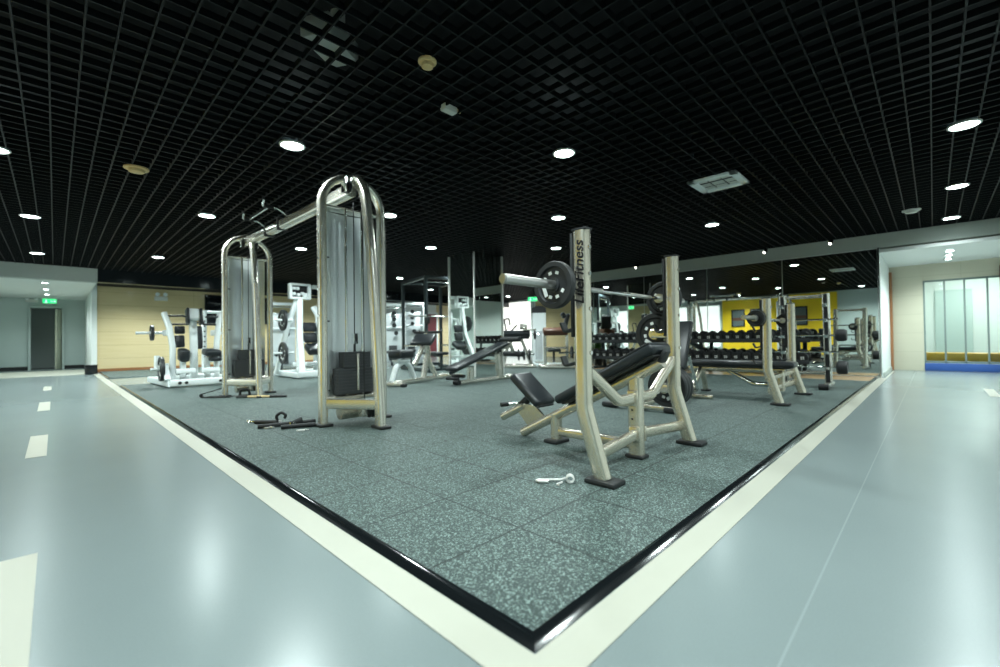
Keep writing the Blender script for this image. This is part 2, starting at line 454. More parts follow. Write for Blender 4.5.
# baseboards
bb = MB(); bb.box(((XL-1.50)/2, yb-.01, .06), (-1.50-XL, .03, .12)); bb.box((-.38, yb-.01, .06), (.52, .03, .12)); struct('baseboard_lobby', bb, 'black_gloss', 'black baseboard along the lobby back wall', 'baseboard')
bb = MB(); bb.box(((9.6)/2, YW-.012, .05), (9.6, .024, .1)); struct('baseboard_north', bb, 'brownwood', 'brown baseboard under the timber wall', 'baseboard')
bb = MB(); bb.box(((XM+.3+12.7)/2, -.06, .04), (12.7-XM-.3, .02, .08)); struct('baseboard_corridor', bb, 'soffit', 'grey baseboard of the white corridor side wall', 'baseboard')
st = MB(); st.box((( XL-.12)/2, 17.6, .004), (-XL-.12, 3.4, .008)); struct('floor_lobby', st, 'tape', 'cream floor of the left corridor lobby', 'floor')
# mirrors: five panels
seams = [-.03, 1.52, 3.06, 4.65, 6.2, 6.88]
for i in range(5):
    m_ = MB(); m_.box((XM-.006, (seams[i]+seams[i+1])/2, 1.235), (.012, seams[i+1]-seams[i]-.012, 2.40), .003)
    o = obj('wall_mirror_panel', m_, 'mirror', flat=True)
    tag(o, ['tall wall mirror panel nearest the right corridor', 'tall wall mirror panel reflecting the yellow wall, second from corridor', 'tall wall mirror panel behind the dumbbells, third from corridor',
            'tall wall mirror panel behind the far bench upright, fourth from corridor', 'narrow wall mirror panel at the far left end of mirrored wall'][i], 'mirror', None, 'structure')
t = MB(); t.box((XM-.02, -.045, 1.23), (.05, .03, 2.45), .008); struct('trim_11', t, 'chrome', 'chrome edge strip on the right end of the mirrored wall', 'trim')
# mirrored pillar
PXa, PXb, PYa, PYb = 5.46, 6.33, 6.26, 7.12
pc = MB(); pc.box(((PXa+PXb)/2, (PYa+PYb)/2, ZC/2), (PXb-PXa-.02, PYb-PYa-.02, ZC)); struct('wall_pillar', pc, 'mirror', 'mirror clad square pillar in the middle of the gym', 'pillar')
k = 12
for (a, b_), lab in zip(((PXa, PYa), (PXa, PYb), (PXb, PYa), (PXb, PYb)), ('nearest', 'left', 'right', 'hidden rear')):
    t = MB(); t.box((a, b_, ZC/2), (.034, .034, ZC), .008); struct('trim_%d' % k, t, 'bright_trim', 'chrome corner strip on the %s edge of the mirrored pillar' % lab, 'trim'); k += 1
t = MB(); t.box((12.62, -.075, 1.12), (.10, .05, 2.24), .01); struct('trim_16', t, 'brownwood', 'red brown timber strip in the corridor corner', 'trim')
t = MB(); t.box((12.66, -1.80, 1.1), (.1, .12, 2.2), .01); struct('trim_17', t, 'dark_red', 'dark red post at the right picture edge', 'trim')
# storefront
sf = MB()
for yy in (-.62, -.94, -1.24, -1.57, -1.84): sf.box((12.72, yy, 1.0), (.05, .03, 1.98), .004)
sf.box((12.72, -1.23, 1.98), (.05, 1.24, .04), .004); sf.box((12.72, -1.23, .20), (.05, 1.24, .045), .004)
fr = struct('window_1', sf, 'teal_frame', 'grey framed glass shopfront at the end of the right corridor', 'window')
gl = MB(); gl.box((12.72, -1.23, 1.09), (.008, 1.22, 1.75)); obj('pane', gl, 'glass', fr, flat=True)
b1 = MB(); b1.box((12.70, -1.23, .088), (.06, 1.24, .17), .01); obj('kick_panel', b1, 'blue', fr)
b1 = MB(); b1.box((13.15, -1.5, .30), (.5, 2.0, .19), .03); tag(obj('padded_bench', b1, 'ylw_pad'), 'low yellow padded bench behind the corridor shopfront glass', 'bench')
rb = MB(); rb.box((16.2, -1.3, 1.3), (.1, 3., 2.6)); rb.box((14.5, -2.9, 1.3), (3.4, .1, 2.6)); rb.box((14.5, -.35, 1.3), (3.4, .1, 2.6)); rb.box((14.5, -1.6, 2.55), (3.4, 2.6, .06))
struct('wall_shop', rb, 'white_wall', 'white walls of the bright room behind the shopfront', 'wall')
d = MB(); d.box((16.12, -1.15, 1.0), (.06, .7, 2.0), .01); d.box((16.08, -1.4, 1.0), (.03, .02, .2), .004); struct('door_2', d, 'grey_wall', 'grey green door in the bright room behind the shopfront', 'door')
def shop_fill_lamp(x, y, lab):  # panel lights added inside to make the shop room bright
    t = thing('added_panel_light', lab, 'light', (x, y, 2.50))
    a = MB(); a.box((0, 0, 0), (.62, .62, .03), .004); obj('frame', a, 'white_en', t)
    a = MB(); a.box((0, 0, -.018), (.54, .54, .006)); obj('diffuser', a, 'win2', t)
    l = bpy.data.lights.new('panel_fill_lamp', 'AREA'); l.energy = 34; l.size = .5; l.color = (.95, 1, .97)
    lo = bpy.data.objects.new('panel_fill_lamp', l); COL.objects.link(lo); lo.parent = t; lo.location = (0, 0, -.03)
shop_fill_lamp(13.6, -1.2, 'added square panel light brightening the shop room, nearest the glass')
shop_fill_lamp(15.0, -1.6, 'added square panel light brightening the shop room, at the back')
# open door and dark room at the lobby
dr = MB()
dr.box((-1.47, yb-.01, 1.07), (.06, .2, 2.14), .006); dr.box((-.67, yb-.01, 1.07), (.06, .2, 2.14), .006); dr.box((-1.07, yb-.01, 2.12), (.86, .2, .06), .006)
dF = struct('door_1', dr, 'grey_wall', 'open doorway in the back wall of the left lobby', 'door')
lf = MB(); lf.box((0, -.17, 1.03), (.045, .36, 2.04), .005); lf = obj('leaf', lf, 'cream_door', dF); lf.location = (-.72, yb-.02, 0); lf.rotation_euler = (0, 0, R_(-22))
lf['label'] = 'cream door leaf standing open'
h = MB(); h.tube([(0, -.30, 1.02), (.06, -.30, 1.02), (.06, -.20, 1.02)], .01, .015, 8); obj('door_handle', h, 'chrome', lf)
rb = MB(); rb.box((-1.1, 22.3, 1.2), (2.4, .1, 2.4)); rb.box((-2.2, 21.6, 1.2), (.1, 1.4, 2.4)); rb.box((.05, 21.6, 1.2), (.1, 1.4, 2.4)); rb.box((-1.1, 21.6, 2.4), (2.4, 1.4, .1))
struct('wall_back_room', rb, 'grey_wall', 'dim grey room behind the open lobby door', 'wall')
# exit sign, emergency light
def exit_sign(loc, rz, lab, hang=0.):
    t = thing('exit_sign', lab, 'sign', loc, rz)
    a = MB(); a.box((0, 0, 0), (.36, .05, .17), .01); obj('housing', a, 'white_en', t)
    a = MB(); a.box((0, -.028, 0), (.33, .006, .14), .002); f = obj('face', a, 'green_lit', t)
    a = MB(); a.box((.07, -.033, 0), (.10, .004, .02)); a.prism([(.12, -.035, .04), (.16, -.035, 0), (.12, -.035, -.04)], (0, .004, 0))
    a.box((-.08, -.033, .045), (.025, .004, .025)); a.box((-.085, -.033, 0), (.03, .004, .055), 0, rot(0, 15, 0)); a.box((-.10, -.033, -.04), (.016, .004, .05), 0, rot(0, 35, 0)); a.box((-.065, -.033, -.04), (.016, .004, .05), 0, rot(0, -30, 0))
    obj('pictogram', a, 'white_lit', f)
    if hang:
        a = MB(); a.cyl((-.12, 0, .08), (-.12, 0, hang), .006); a.cyl((.12, 0, .08), (.12, 0, hang), .006); obj('hanger', a, 'chrome', t)
exit_sign((-1.0, yb-.025, 2.33), 0, 'green lit exit sign above the open lobby door')
exit_sign((11.6, 9.83, 2.30), R_(-45), 'green lit exit sign hanging beyond the mirrored pillar', .44)
el = thing('emergency_light', 'white twin head emergency light beside the lobby exit sign', 'light', (-1.42, yb-.034, 2.33))
a = MB(); a.box((0, 0, 0), (.30, .07, .10), .015); obj('housing', a, 'pale_disc', el)
for sx in (-.1, .1):
    a = MB(); a.lathe([(0, 0), (.045, 0), (.05, .05), (0, .055)], (sx, -.02, .05), (0, -1, .3), 16); obj('lamp_head', a, 'white_en', el)
el = thing('emergency_light', 'small twin head emergency light high on the timber wall', 'light', (1.52, YW-.044, 2.27))
a = MB(); a.box((0, 0, 0), (.34, .09, .13), .015); obj('housing', a, 'pale_disc', el)
for sx in (-.1, .1):
    a = MB(); a.lathe([(0, 0), (.055, 0), (.06, .06), (0, .065)], (sx, -.02, .12), (0, -1, .2), 16); obj('lamp_head', a, 'white_en', el)
# screen on timber wall
tv = thing('wall_television', 'wide black television screen on the timber wall behind far tower', 'television', (3.75, YW-.06, 1.98))
a = MB(); a.box((0, 0, 0), (2.1, .08, .98), .012); obj('housing', a, 'black_gloss', tv)
a = MB(); a.box((0, -.042, .01), (2.02, .006, .9)); obj('screen', a, 'screen', tv)
# maroon door, window
d = MB(); d.box((12.05, YW-.03, 1.06), (.86, .05, 2.1), .01); d.box((11.7, YW-.08, 1.02), (.03, .05, .22), .008); dd = struct('door_3', d, 'maroon', 'maroon door in the white far wall', 'door')
d = MB(); d.box((11.59, YW-.04, 1.1), (.08, .08, 2.2)); d.box((12.51, YW-.04, 1.1), (.08, .08, 2.2)); d.box((12.05, YW-.04, 2.16), (1.0, .08, .08)); obj('frame', d, 'white_en', dd)
def window(n, c, d, m, lab, axis, nm):
    fr = MB(); cx, cy, cz = c; wd, ht = d
    if axis == 'y':
        for u in (-wd/2, wd/2): fr.box((cx, cy+u, cz), (.08, .06, ht+.06))
        for u in (-ht/2, ht/2): fr.box((cx, cy, cz+u), (.08, wd, .06))
        for q in range(1, nm): fr.box((cx, cy-wd/2+wd*q/nm, cz), (.05, .035, ht))
    o = struct('window_%d' % n, fr, 'white_en', lab, 'window')
    p = MB(); p.box((cx, cy, cz), (.02, wd, ht)); obj('pane', p, m, o, flat=True)
window(2, (XE-.03, 14.0, 1.45), (2.5, 2.4), 'win', 'bright frosted window on the far white wall', 'y', 1)
window(3, (XL+.03, 9.75, 1.35), (5.8, 2.1), 'win2', 'long bright frosted window along the left corridor wall', 'y', 4)
# pictures on the yellow wall
for yy, zz, ww, hh, lab in ((6.03, 1.7, .55, .8, 'dark framed picture on the yellow wall, left one in the mirror'), (5.2, 1.7, .55, .8, 'dark framed picture in the middle of the yellow wall'), (3.5, 1.7, .55, .8, 'dark framed picture on the yellow wall nearest the camera')):
    t = thing('framed_picture', lab, 'picture', (XL+.06, yy, zz))
    a = MB(); a.box((0, 0, hh/2), (.04, ww, .05), .006); a.box((0, 0, -hh/2), (.04, ww, .05), .006); a.box((0, ww/2, 0), (.04, .05, hh+.05), .006); a.box((0, -ww/2, 0), (.04, .05, hh+.05), .006); obj('frame', a, 'black_gloss', t)
    a = MB(); a.box((-.005, 0, 0), (.012, ww-.04, hh-.04)); obj('print', a, 'greybox', t)
    a = MB(); a.box((.003, 0, -.05), (.006, ww-.05, .14)); obj('band', a, 'brown', t)

# ------------------------------------------------------------------ ceiling fittings
SPOT = 155.
def downlight(x, y, lab, z=ZC, e=1., r=.098, grp='round downlights'):
    t = thing('ceiling_downlight', lab, 'light', (x, y, z), 0, 'round ceiling downlights')
    a = MB(); a.lathe([(r, -.012), (r+.016, -.010), (r+.018, -.002), (r+.006, .008), (r, .008)], seg=28); obj('ring', a, 'pale_disc', t)
    a = MB(); a.lathe([(0, -.004), (r*.6, -.008), (r, -.004), (r, .006), (0, .006)], seg=28); obj('lens', a, 'lens', t)
    l = bpy.data.lights.new('downlight_lamp', 'SPOT'); l.energy = SPOT*e; l.spot_size = R_(150); l.spot_blend = .9; l.shadow_soft_size = .09; l.color = LC
    lo = bpy.data.objects.new('downlight_lamp', l); COL.objects.link(lo); lo.parent = t; lo.location = (0, 0, -.10)
for x, y, lab in (
    (.73, 3.61, 'bright downlight above and left of the near cable tower'), (2.78, 1.90, 'bright downlight near the picture centre above the incline bench'),
    (4.94, -.99, 'downlight over the right corridor nearest the camera'), (7.29, -1.01, 'downlight over the right corridor, second from camera'), (9.45, -1.0, 'downlight over the right corridor just before the soffit'),
    (6.95, 1.88, 'downlight left of the mirrored wall soffit above flat bench'), (4.67, 3.40, 'downlight directly above the incline bench uprights, middle one'), (6.50, 4.84, 'small downlight above the bench upright, farther back'),
    (.71, 6.90, 'downlight left of the far cable tower top'), (2.67, 5.06, 'downlight just right of the near tower top'), (2.64, 8.36, 'downlight between the two cable towers'),
    (4.53, 6.53, 'downlight right of the near tower, before the mirrored pillar'), (-1.13, 8.64, 'downlight over the left corridor nearer the camera'), (-1.13, 12.32, 'downlight over the left corridor before the soffit'),
    (.71, 11.28, 'downlight above the white chest press machine'), (4.55, 10.3, 'downlight behind the black power rack'), (6.47, 10.72, 'downlight above the black power rack'), (6.5, 7.9, 'downlight just behind the mirrored pillar'),
    (-1.29, 5.64, 'downlight over the left corridor at the picture edge'), (-1.13, 1.2, 'downlight over the left corridor beside the camera'), (2.6, -1.0, 'downlight over the right corridor beside the camera'),
    (.4, -1.0, 'downlight over the corridor corner behind the camera'), (.73, .4, 'downlight overhead above the front corner of rubber floor'), 
    (8.7, 6.9, 'downlight near the end of mirrored wall'), (10.8, 9.2, 'downlight above the white weight tower'), (13.2, 12.6, 'downlight before the bright far window'), (2.6, 12.2, 'downlight behind the white leg press machine'),
    (9.0, 12.6, 'downlight above the far white racks'), (13.0, 15.4, 'downlight before the maroon door'), (.9, 15.3, 'downlight in the dark ceiling strip above the timber wall left end'), (3.0, 15.3, 'added unseen downlight brightening the timber wall, before the wall television'), (5.4, 15.3, 'added unseen downlight brightening the timber wall, right of the wall television'), (7.8, 15.3, 'added unseen downlight brightening the timber wall, towards the white wall')):  # last three lamps are hidden by the beam, added to brighten the timber wall
    zz = 2.57 if y > YB+.3 else ZC
    downlight(x, y, lab, zz, 1.8 if y > 10 and x > 0 else 1.4 if y > 6 or x < -1 else 1.)
for i, (x, y) in enumerate(((-1.05, 15.2), (-1.05, 17.0), (-1.05, 18.8))):
    downlight(x, y, 'small downlight in the white lobby ceiling, %s the open door' % ('farthest from', 'second from', 'nearest to')[i], 2.405, .6, .065)
for i, (x, y) in enumerate(((10.75, -1.0), (11.35, -1.0), (11.95, -1.0))):
    downlight(x, y, 'small downlight in the white corridor ceiling, %s' % ('just past the soffit', 'middle of three', 'nearest the shopfront')[i], 2.35, .6, .055)
# smoke detectors etc
def disc(x, y, r, m, lab, cat='smoke detector', name='smoke_detector'):
    t = thing(name, lab, cat, (x, y, ZC))
    a = MB(); a.lathe([(0, .0), (r, 0), (r, -.014), (r*.9, -.02), (0, -.02)], seg=28); obj('base', a, m, t)
    a = MB(); a.lathe([(0, -.018), (r*.72, -.018), (r*.62, -.045), (r*.3, -.052), (0, -.052)], seg=28); obj('cover', a, m, t)
disc(.90, 1.66, .062, 'ylw_disc', 'small yellowed round smoke detector near the top centre of ceiling')
disc(-.26, 5.33, .11, 'ylw_disc', 'yellowed round disc on the ceiling over left floor edge')
disc(8.34, -.55, .11, 'pale_disc', 'pale round ceiling disc over the right floor edge')
t = thing('ceiling_box', 'small grey junction box hung in the grid near ceiling centre', 'junction box', (1.4, 2.05, ZC))
a = MB(); a.box((0, 0, .0), (.13, .07, .05), .008); obj('body', a, 'pale_disc', t); a = MB(); a.cyl((.05, 0, .02), (.12, 0, .02), .015); obj('conduit', a, 'ylw_disc', t)
t = thing('ceiling_duct', 'pale grey duct fitting seen above the grid at upper left', 'duct', (.45, 2.15, ZC+.16))
a = MB(); a.box((0, 0, 0), (.34, .22, .14), .01, rot(0, 0, 30)); obj('body', a, 'pale_disc', t); a = MB(); a.cyl((.1, .1, 0), (.1, .1, .3), .05); obj('neck', a, 'pale_disc', t)
v = thing('air_vent', 'square white air diffuser in the black ceiling', 'vent', (4.85, 1.09, ZC))
a = MB(); a.box((0, .235, -.01), (.55, .08, .03), .004); a.box((0, -.235, -.01), (.55, .08, .03), .004); a.box((.235, 0, -.01), (.08, .55, .03), .004); a.box((-.235, 0, -.01), (.08, .55, .03), .004); obj('frame', a, 'white_en', v)
a = MB()
for kx in range(7): a.box((-.17+kx*.057, 0, .012), (.05, .40, .006), 0, rot(0, 35, 0))
obj('louvre', a, 'pale_disc', v); a = MB(); a.box((0, 0, .06), (.45, .45, .01)); obj('plenum', a, 'black_paint', v)
def spotlamp(x, y, lab):
    t = thing('spot_lamp', lab, 'light', (x, y, ZC), 0, 'small ceiling spot lamps')
    a = MB(); a.cyl((0, 0, 0), (0, 0, -.10), .008); obj('stem', a, 'black_paint', t)
    a = MB(); a.lathe([(.0, 0), (.035, 0), (.04, .11), (.0, .11)], (.04, 0, -.10), (-.8, .1, -.6), 16); obj('lamp_body', a, 'black_gloss', t)
    a = MB(); a.lathe([(.0, .111), (.020, .111), (.018, .118), (0, .118)], (.04, 0, -.10), (-.8, .1, -.6), 16); obj('lens', a, 'lens_soft', t)
spotlamp(9.55, 1.71, 'small black spot lamp before the soffit above dumbbell rack')
spotlamp(9.3, 4.46, 'small black spot lamp before the soffit left of far bench upright')
spotlamp(9.5, .6, 'small black spot lamp before the soffit nearest the corridor')
bx = MB(); bx.box((0, 0, .12), (.26, .3, .24), .015); bx.box((0, 0, .245), (.28, .32, .02), .008)
o = tag(obj('floor_box', bx, 'black_gloss'), 'small black box on the floor at the end of the timber wall', 'box'); o.location = (-.17, 15.9, .008)

# ------------------------------------------------------------------ weight plates & barbells
ORD = ['first', 'second', 'third', 'fourth', 'fifth', 'sixth', 'seventh', 'eighth', 'ninth', 'tenth', 'eleventh', 'twelfth', 'thirteenth']
def plate(loc, r, t, axis, lab, spin=0., face=-1, marks=True, rim='rub'):
    "olympic plate, its axis along x or y; face = side carrying the markings"
    e = thing('weight_plate', lab, 'weight plate', loc, 0, 'round weight plates')
    if axis == 'y': e.rotation_euler = (0, 0, R_(90))
    h = t/2
    a = MB(); a.lathe([(.026, -h*.7), (r*.26, -h*.7), (r*.28, -h*.35), (r*.74, -h*.35), (r*.78, -h), (r*.97, -h), (r, -h*.7), (r, h*.7), (r*.97, h), (r*.78, h), (r*.74, h*.35), (r*.28, h*.35), (r*.26, h*.7), (.026, h*.7)], axis=(1, 0, 0), seg=40)
    b_ = obj('plate_body', a, rim, e)
    a = MB(); a.lathe([(.0250, -h*.78), (.042, -h*.78), (.042, h*.78), (.0250, h*.78)], axis=(1, 0, 0), seg=24); obj('hub', a, 'iron', e)
    if marks:
        a = MB(); q = face*(h*.35+.001)
        def blk(ang, rad, w, l, rt_=0):
            ang = R_(ang+spin); m3 = Matrix.Rotation(ang+R_(rt_), 3, 'X')
            a.box((q, -math.sin(ang)*rad*face*-1*-1, math.cos(ang)*rad), (.005, w, l), 0, Matrix.Rotation(ang*face*1+R_(rt_), 3, 'X'))
        for ang in (40, 140, -140, -40, 0, 180): blk(ang, r*.53, r*.16, r*.13)
        blk(90, r*.52, r*.62, r*.17)
        obj('marking', a, 'mark', b_)
    return e
def barbell(loc, axis, lab, L=2.2, half_in=.655, m_sl='steel'):
    e = thing('barbell', lab, 'barbell', loc)
    if axis == 'y': e.rotation_euler = (0, 0, R_(90))
    a = MB(); a.cyl((-half_in, 0, 0), (half_in, 0, 0), .0145, seg=14); obj('shaft', a, 'chrome', e)
    a = MB(); a.cyl((-.5, 0, 0), (-.18, 0, 0), .0155, seg=14); a.cyl((.18, 0, 0), (.5, 0, 0), .0155, seg=14); obj('knurling', a, 'steel', e)
    for sx in (-1, 1):
        a = MB(); a.cyl((sx*(half_in-.01), 0, 0), (sx*(half_in+.035), 0, 0), .037, seg=20); a.cyl((sx*(half_in+.035), 0, 0), (sx*L/2, 0, 0), .0255, seg=20); a.cyl((sx*L/2, 0, 0), (sx*(L/2+.008), 0, 0), .022, seg=16); obj('sleeve', a, m_sl, e)
    return e

# ------------------------------------------------------------------ olympic benches
def upright(parent, x, hgt, horn=1, logo=False, inner=0):
    "tall post with a foot splayed towards -y"
    a = MB(); a.bar([(x, -.115, .02), (x, 0.0, .40), (x, 0, hgt)], .068, .098, (1, 0, 0), .25, .028, 6); p = obj('upright', a, 'champ', parent)
    a = MB(); a.box((x, -.125, .014), (.13, .19, .028), .010); obj('rubber_foot', a, 'rub', p)
    a = MB(); a.box((x, 0, hgt+.006), (.07, .1, .014), .005); obj('end_cap', a, 'rub', p)
    a = MB(); a.box((x, .058, hgt-.31), (.058, .016, .60), .005); obj('wear_strip', a, 'rub', p)
    a = MB()
    for zz in (hgt-.36, hgt-.56, hgt-.76):
        a.bar([(x, .05, zz), (x, .12, zz-.02), (x, .145, zz+.035)], .05, .016, (1, 0, 0), .02)
    obj('bar_catch', a, 'rub', p)
    a = MB()
    for zz in (hgt-.1, hgt-.25, hgt-.45, hgt-.7): a.cyl((x, -.050, zz), (x, -.056, zz), .011, seg=12)
    obj('bolt', a, 'chrome', p)
    if logo:
        mt = Matrix.Translation((x-.0355, .012+.02, hgt-.405)) @ Matrix(((0, 0, -1, 0), (0, 1, 0, 0), (1, 0, 0, 0), (0, 0, 0, 1))) if False else \
             Matrix.Translation((x-.0352, -.030, hgt-.425)) @ Matrix(((0, 0, -1, 0), (0, 1, 0, 0), (1, 0, 0, 0), (0, 0, 0, 1)))
        text_part('lettering', 'LifeFitness', .086, 'ink', p, mt, .28)
    return p
def horns(parent, x, sgn, zs, y=0.0, L=.26):
    for zz in zs:
        a = MB(); a.cyl((x+sgn*.03, y, zz), (x+sgn*(.03+L), y, zz), .024, seg=16); a.cyl((x+sgn*.034, y, zz), (x+sgn*.045, y, zz), .045, seg=16); 
        if y: a.bar([(x+sgn*.02, .03, zz), (x+sgn*.035, y+.02, zz)], .07, .03, (0, 0, 1))
        h = obj('storage_horn', a, 'silver', parent)
        a = MB(); a.cyl((x+sgn*(.03+L), y, zz), (x+sgn*(.04+L), y, zz), .025, seg=16); obj('end_cap', a, 'rub', h)
# ---- incline bench: local origin at (1.86,.675)
IB = thing('incline_bench', 'champagne framed incline press bench with black pads and tall uprights in front', 'weight bench', (1.86, .675, MT))
HW = .61
upright(IB, -HW, 1.42, logo=True); upright(IB, HW, 1.42)
horns(IB, HW, 1, (.40,), .10); horns(IB, HW, 1, (.83,), .17, .14)
a = MB(); a.bar([(0, 0, .01), (0, 0, .54)], .07, .10, (1, 0, 0), 0, .026); cp = obj('centre_post', a, 'champ', IB)
a = MB(); a.box((0, 0, .012), (.10, .13, .022), .008); obj('rubber_foot', a, 'rub', cp)
a = MB()
for zz in (.20, .26, .32, .38): a.cyl((-.0355, .01, zz), (-.037, .01, zz), .007, seg=10)
obj('adjust_hole', a, 'ink', cp)
for sx in (-1, 1):
    a = MB(); a.bar([(sx*.035, 0, .40), (sx*.23, 0, .40), (sx*HW, 0, .64)], .05, .07, (0, 1, 0), .10, .018); br = obj('brace', a, 'champ', IB)
    a = MB(); a.box((sx*.045, 0, .40), (.018, .075, .105), .006); obj('flange', a, 'champ', br)
    a = MB(); a.bar([(sx*.035, -.01, .16), (sx*(HW+.0), -.05, .13)], .05, .07, (0, 1, 0), 0, .018); br = obj('lower_brace', a, 'champ', IB)
    a = MB(); a.box((sx*.045, -.01, .16), (.018, .075, .105), .006); obj('flange', a, 'champ', br)
a = MB(); a.bar([(0, 1.01, .03), (0, -.19, .645)], .075, .075, (1, 0, 0), 0, .03); mt_ = obj('main_tube', a, 'champ', IB)
a = MB(); a.bar([(0, 1.006, .032), (0, 1.018, .026)], .06, .06, (1, 0, 0), 0, .025); obj('end_cap', a, 'champ', mt_)
a = MB(); a.box((0, -.20, .68), (.08, .03, .09), .01, rot(27.5)); obj('end_cap', a, 'rub', mt_)
a = MB(); a.bar([(0, .67, .01), (0, .67, .215)], .08, .08, (1, 0, 0), 0, .03); fl_ = obj('front_leg', a, 'champ', IB)
a = MB(); a.box((0, .67, .014), (.17, .13, .028), .010); obj('rubber_foot', a, 'rub', fl_)
a = MB(); a.bar([(0, .66, .085), (0, 0.02, .085)], .055, .065, (1, 0, 0), 0, .018); obj('stringer', a, 'champ', IB)
# back pad parallel to the tube
ang = math.degrees(math.atan2(.63, 1.21))
a = MB(); a.box((0, .20, .542), (.27, .88, .07), .03, rot(-ang), 3); bp = obj('back_pad', a, 'vinyl_pad', IB)
a = MB(); a.box((0, -.005, .688), (.255, .34, .014), .006, rot(-ang), 2); obj('pad_cover', a, 'grip', bp)
a = MB(); a.box((0, .18, .506), (.22, .80, .018), .004, rot(-ang)); obj('pad_backing', a, 'rub', bp)
a = MB(); a.box((0, .91, .395), (.24, .36, .07), .03, rot(38), 3); sp_ = obj('seat', a, 'vinyl_pad', IB)
a = MB(); a.box((0, .884, .362), (.19, .30, .018), .004, rot(38)); obj('seat_backing', a, 'rub', sp_)
a = MB(); a.prism([(-.012, .79, .19), (-.012, .96, .10), (-.012, 1.08, .21), (-.012, .98, .27), (-.012, .88, .26)], (.024, 0, 0)); obj('seat_gusset', a, 'champ', IB)
a = MB(); a.tube([(0, .93, .33), (0, .98, .28)], .026, 0, 12); a.tube([(0, .95, .335), (0, 1.03, .27), (0, 1.05, .24)], .02, .03, 12); obj('seat_stem', a, 'rub', IB)
a = MB(); a.tube([(0, 1.0, .25), (0, 1.25, .13)], .032, 0, 14); ft = obj('foot_tube', a, 'champ', IB)
a = MB(); a.tube([(-.10, 1.09, .265), (-.02, 1.05, .265)], .014, 0, 10); a.tube([(-.02, 1.05, .265), (.12, 1.05, .265)], .014, 0, 10); obj('lever', a, 'chrome', ft)
a = MB(); a.tube([(-.16, 1.115, .265), (-.10, 1.09, .265)], .018, 0, 12); obj('lever_grip', a, 'grip', ft)
barbell((1.80, .775, 1.125), 'x', 'olympic barbell resting on the incline bench uprights')
bb_z = 1.125
plate((1.12, .775, bb_z), .135, .045, 'x', 'black weight plate with white marks on near end of incline bench barbell', 20)
plate((2.545, .775, bb_z), .14, .045, 'x', 'black weight plate on far end of incline bench barbell', 100)
plate((2.545, .845, .83+MT), .17, .045, 'x', 'black plate with white bars on the upper storage horn, far upright', 60)
plate((2.58, .775, .40+MT), .158, .05, 'x', 'black plate with white marks on the lower storage horn, far upright', 120)
plate((2.635, .775, .40+MT), .158, .05, 'x', 'second black plate behind first on lower storage horn', 10, 1)
plate((2.69, .775, .40+MT), .158, .05, 'x', 'outermost black plate on the lower storage horn', 10, 1)
# ---- flat bench: local origin (5.6,.63)
FB = thing('flat_bench', 'champagne framed flat press bench with long black pad before the dumbbell rack', 'weight bench', (5.62, .64, MT))
upright(FB, -.62, 1.24); upright(FB, .62, 1.24)
for sx in (-1, 1):
    a = MB(); a.bar([(0, 0, .16), (sx*.62, -.02, .16)], .05, .07, (0, 1, 0), 0, .018); obj('lower_brace', a, 'champ', FB)
    a = MB(); a.bar([(0, .0, .30), (sx*.62, 0, .30)], .05, .06, (0, 1, 0), 0, .018); obj('brace', a, 'champ', FB)
a = MB(); a.bar([(0, 0, .10), (0, 0, .36)], .07, .09, (1, 0, 0), 0, .02); obj('centre_post', a, 'champ', FB)
a = MB(); a.bar([(0, -.05, .36), (0, 1.15, .36)], .07, .07, (1, 0, 0), 0, .02); obj('main_tube', a, 'champ', FB)
a = MB(); a.tube([(0, .05, .17), (0, .32, .17), (0, .62, .34)], .032, .12, 14); obj('curved_brace', a, 'chrome', FB)
a = MB(); a.bar([(0, .98, .36), (-.16, 1.0, .18), (-.28, 1.02, .02)], .06, .08, (0, 1, 0), .1, .02); fl2 = obj('front_leg', a, 'champ', FB)
a = MB(); a.box((-.28, 1.02, .014), (.10, .12, .026), .008); obj('rubber_foot', a, 'rub', fl2)
a = MB(); a.bar([(0, .98, .36), (.16, 1.0, .18), (.28, 1.02, .02)], .06, .08, (0, 1, 0), .1, .02); fl2 = obj('front_leg', a, 'champ', FB)
a = MB(); a.box((.28, 1.02, .014), (.10, .12, .026), .008); obj('rubber_foot', a, 'rub', fl2)
a = MB(); a.box((0, .47, .435), (.30, 1.28, .075), .03, None, 3); bp = obj('bench_pad', a, 'vinyl_pad', FB)
a = MB(); a.box((0, .47, .394), (.24, 1.2, .016), .004); obj('pad_backing', a, 'rub', bp)

barbell((5.55, .735, 1.03), 'x', 'olympic barbell resting on the flat bench uprights')
plate((4.937, .735, 1.03), .095, .05, 'x', 'black plate on the near end of flat bench barbell', 0, -1, False)
plate((6.30, .735, 1.03), .095, .05, 'x', 'black plate on the far end of flat bench barbell', 0, -1, False)
# ---- adjustable utility bench behind the incline bench
UB = thing('utility_bench', 'grey utility bench with raised black back pad behind incline bench plates', 'weight bench', (3.66, 1.56, MT))
a = MB(); a.bar([(0, -.36, .045), (0, .36, .045)], .05, .05, (1, 0, 0), 0, .015); rr = obj('front_foot', a, 'champ', UB)
for yy in (-.37, .37):
    a = MB(); a.box((0, yy, .035), (.09, .20, .06), .02); obj('rubber_foot', a, 'rub', rr)
a = MB(); a.bar([(0, 0, .06), (1.35, 0, .10)], .06, .06, (0, 1, 0), 0, .018); obj('main_tube', a, 'champ', UB)
a = MB(); a.bar([(1.35, -.3, .03), (1.35, .3, .03)], .05, .05, (1, 0, 0), 0, .015); obj('rear_foot', a, 'champ', UB)
a = MB(); a.bar([(.75, 0, .08), (.80, 0, .40)], .06, .06, (0, 1, 0), 0, .018); obj('seat_post', a, 'champ', UB)
